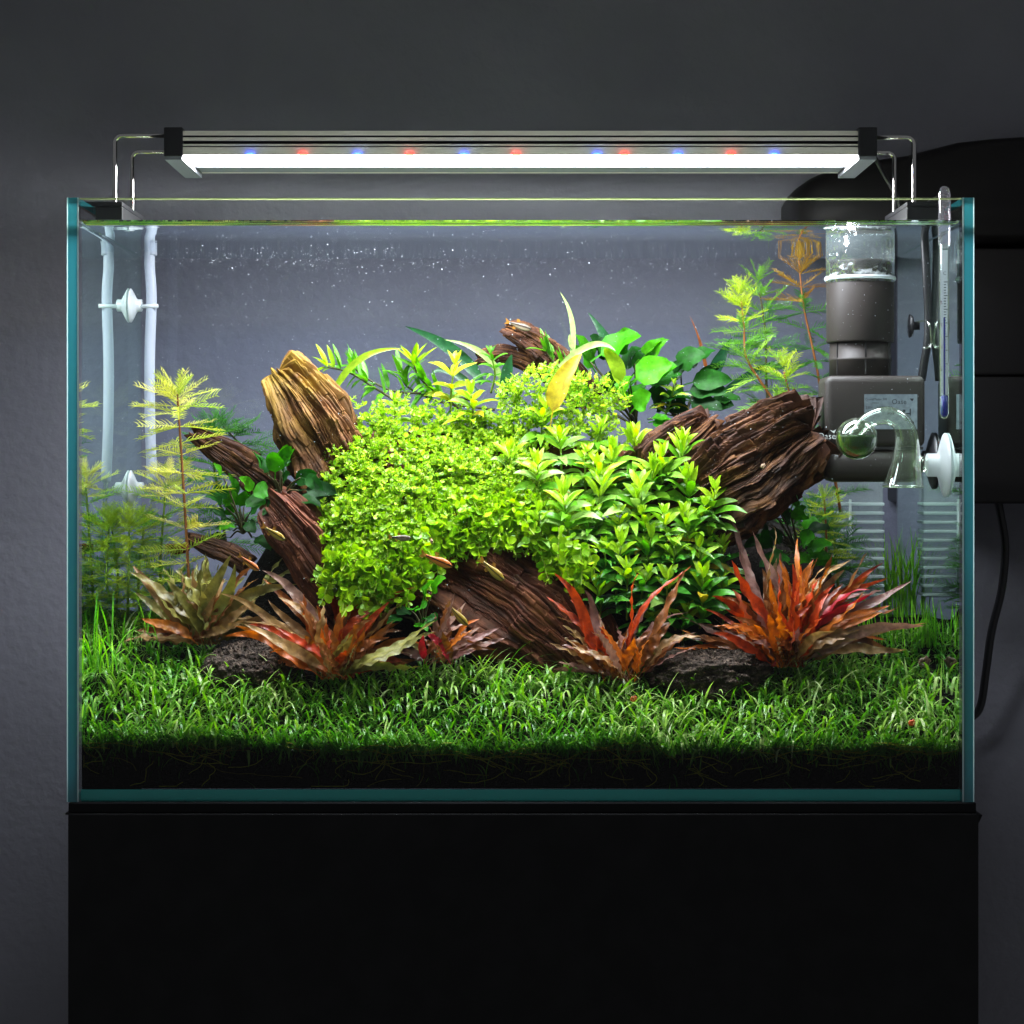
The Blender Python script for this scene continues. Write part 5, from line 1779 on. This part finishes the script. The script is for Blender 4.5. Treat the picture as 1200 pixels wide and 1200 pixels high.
tuft('arching light green grass tuft in the corner under the olive plant', 118, 785, .06, 16, .042, .006, 1.5)
tuft('few upright grass blades beside the olive plant', 165, 760, .09, 9, .04, .012, .4)
tuft('upright grass tuft behind the long tan leaf of the fiery plant', 1062, 752, .14, 26, .036, .010, .35, .0010)
tuft('upright grass tuft in the corner below the filter basket', 1088, 756, .12, 22, .034, .009, .35, .0010)
tuft('short upright grass tuft right beside the fiery red plant', 1020, 752, .15, 16, .034, .010, .4, .0010)

tuft('soft light green tuft standing behind the clear filter basket', 1046, 720, .236, 60, .068, .0075, .5, .0012)

# roots in the soil behind the front glass
RT = leaf_mat('root', [lin('8a8a24'), lin('a8a82c'), lin('6a5c1c')], 'attr', trans=0.3)
rm_ = MB()
for i in range(120):
    x = rng.uniform(XL1 + .01, XR1 - .02)
    z = rng.uniform(.012, .036) if rng.random() < .35 else rng.uniform(.024, .036)
    n = int(rng.integers(5, 12))
    a_ = rng.uniform(-.5, .5) + (math.pi if rng.random() < .5 else 0)
    if rng.random() < .3:
        a_ = -math.pi / 2 + rng.normal(0, .3)
    pts = [(x, .00835, z)]
    for j in range(n):
        a_ += rng.normal(0, .3)
        x += math.cos(a_) * .004; z += math.sin(a_) * .002
        x = min(max(x, XL1 + .002), XR1 - .002); z = min(max(z, ZB + .002), .038)
        pts.append((x, .00825 + rng.uniform(0, .0002), z))
    tube(rm_, np.array(pts), .00028, 4, tint=float(rng.random()))
o = rm_.build('roots', RT, tint=True)
tag(o, 'fine yellow-green roots seen in the dark soil through the front glass', 'roots', kind='stuff')

# ------------------------------------------------------------------ fish
def fish_mat(name, body, belly, stripe=True):
    m, nt, out = new_mat(name)
    tc = node(nt, 'ShaderNodeTexCoord')
    sp = node(nt, 'ShaderNodeSeparateXYZ'); link(nt, tc.outputs['Generated'], sp.inputs[0])
    r = ramp(nt, [(0.3, belly), (0.46, body), (0.51, lin('1c140c')), (0.60, lin('1c140c')), (0.66, body)], sp.outputs['Z'])
    b = node(nt, 'ShaderNodeBsdfPrincipled'); b.inputs['Roughness'].default_value = .3
    link(nt, r.outputs[0], b.inputs['Base Color'])
    link(nt, b.outputs[0], out.inputs[0])
    return m


FM = {'orange': fish_mat('fish_orange', lin('a85410'), lin('a8682c')), 'yellow': fish_mat('fish_yellow', lin('8e701c'), lin('947c38')), 'grey': fish_mat('fish_grey', lin('5c5040'), lin('7c705c')), 'pink': fish_mat('fish_pink', lin('b08070'), lin('c09a8a'))}
FINM = clear_mat('fish_fin', tint=(0.9, 0.85, 0.7, 1), base=.02, maxf=.3, body=lin('c08a3c'), body_amt=.55)
EYE = principled('fish_eye', (0.01, 0.01, 0.01, 1), .1, .6)
fx = np.linspace(0, 1, 14)
fh = np.array([0.02, .07, .10, .118, .128, .13, .125, .115, .10, .085, .068, .055, .047, .045])
ring = np.linspace(0, 2 * math.pi, 12, endpoint=False)
FV = np.concatenate([np.stack([np.full(12, .5 - .82 * x), .42 * h * np.cos(ring), h * np.sin(ring) - .01 * math.sin(3.1 * x)], -1) for x, h in zip(fx, fh)])
FF = [(i * 12 + j, i * 12 + (j + 1) % 12, (i + 1) * 12 + (j + 1) % 12, (i + 1) * 12 + j) for i in range(13) for j in range(12)] + [tuple(range(11, -1, -1)), tuple(13 * 12 + j for j in range(12))]
tail = make_mesh('tail_fin', [(-.31, .003, .04), (-.31, .003, -.04), (-.5, .004, .12), (-.43, .003, 0), (-.5, .004, -.12), (-.31, -.003, .04), (-.31, -.003, -.04), (-.5, -.004, .12), (-.43, -.003, 0), (-.5, -.004, -.12)],
                 [(0, 2, 3), (0, 3, 1), (1, 3, 4), (5, 8, 7), (5, 6, 8), (6, 9, 8), (0, 5, 7, 2), (2, 7, 8, 3), (3, 8, 9, 4), (4, 9, 6, 1)], FINM, False)
dors = make_mesh('dorsal_fin', [(.06, .002, .11), (-.08, .002, .10), (-.09, 0, .2), (.0, 0, .21), (.06, -.002, .11), (-.08, -.002, .10)], [(0, 3, 2, 1), (4, 5, 2, 3), (0, 4, 3), (1, 2, 5)], FINM, False)
anal = make_mesh('anal_fin', [(-.04, .002, -.10), (-.16, .002, -.08), (-.17, 0, -.16), (-.08, 0, -.19), (-.04, -.002, -.10), (-.16, -.002, -.08)], [(0, 1, 2, 3), (4, 3, 2, 5), (0, 3, 4), (1, 5, 2)], FINM, False)
eye_me = make_mesh('eye', ico_v * .026, ico_f, EYE)


def fish(label, px, py, y, L_px, yaw, pitch, col):
    L = L_px * S * (D + y) / D
    q = P(px, py, y)
    root = thing('fish', label, 'fish', q, 'small striped fish in the tank')
    root.rotation_euler = (0, math.radians(-pitch), math.radians(yaw))
    root.rotation_mode = 'XYZ'
    root.scale = (L, L, L)
    obj('body', make_mesh('body', FV, FF, FM[col]), root)
    for nm, me in (('tail_fin', tail), ('dorsal_fin', dors), ('anal_fin', anal)):
        obj(nm, me, root)
    for s in (-1, 1):
        obj('eye', eye_me, root, (.44, s * .032, .012))


fish('orange fish swimming right below the edge of the mound', 511, 656, .05, 42, -10, -22, 'orange')
fish('yellow fish with dark tail diving in front of the centre log', 576, 667, .05, 40, -15, -40, 'yellow')
fish('small greyish fish in front of the mound leaves', 468, 630, .055, 28, 8, -3, 'grey')
fish('tiny pinkish fish facing the camera below the mound', 505, 634, .055, 26, -82, 0, 'pink')
fish('orange fish passing the grooved wood next to the mound', 320, 624, .06, 34, -12, -30, 'yellow')
fish('orange fish just above the olive plant leaves', 291, 659, .06, 32, -12, -35, 'orange')
fish('yellow fish hiding behind the small mauve plant', 536, 720, .058, 36, -15, -45, 'yellow')
fish('pale fish resting above the topmost driftwood knob', 607, 381, .19, 34, 15, -16, 'grey')

# ------------------------------------------------------------------ snails
def snail(label, px, py, y, r_px, colr):
    q = P(px, py, y)
    t = np.linspace(0, 1, 34)
    an = t * 2 * math.pi * 2.2
    rr = r_px * S * (0.12 + 0.55 * t)
    pts = np.stack([rr * np.cos(an), np.zeros(34) - .0006 + .0006 * t, rr * np.sin(an)], -1) + np.array(q)
    mb = MB(); tube(mb, pts, r_px * S * (0.10 + 0.36 * t), 10)
    root = thing('snail', label, 'snail', q, 'small snails in the grass')
    mb.build('shell', principled('shell_' + colr, lin(colr), .35, .4), root)
    mb = MB(); tube(mb, np.array([pts[-1], pts[-1] + (r_px * S * .5, 0, -r_px * S * .3), pts[-1] + (r_px * S * 1.0, 0, -r_px * S * .45)]), np.array([.4, .3, .12]) * r_px * S, 8)
    mb.build('foot', principled('snail_foot', lin('6a4a3a'), .5, .3), root)


snail('tiny orange snail in the grass near the corner', 1068, 847, .02, 4.5, 'd0541c')
snail('tiny orange snail in the grass below the spiky red plant', 742, 819, .035, 4.5, 'b85a2c')
snail('brown round snail lying on the grass by the side pane', 1082, 776, .085, 8, '4a3426')
snail('pale tiny snail clinging to the splintered log', 894, 546, .075, 3.2, 'b09078')

# ------------------------------------------------------------------ bubbles
bm_ = MB()
for i in range(2800):
    px = rng.uniform(100, 1120)
    if rng.random() < .17:
        py = 290 + abs(rng.normal(0, 14)); px = rng.normal(330, 150)
    elif rng.random() < .6:
        py = rng.uniform(272, 560)
    else:
        py = rng.uniform(272, 720)
    if not 100 < px < 1120:
        continue
    y = rng.uniform(.012, .235)
    q = P(600 + (px - 600) * .97, py, y)
    if q.z > WZ - .002 or not XL1 + .002 < q.x < XR1 - .002:
        continue
    r = min(.0004, .00011 + rng.exponential(.00007))
    bm_.add(ico_v * r + np.array(q), ico_f)
o = bm_.build('bubbles', M['bubble'])
tag(o, 'fine gas bubbles drifting through the water', 'bubbles', kind='stuff')
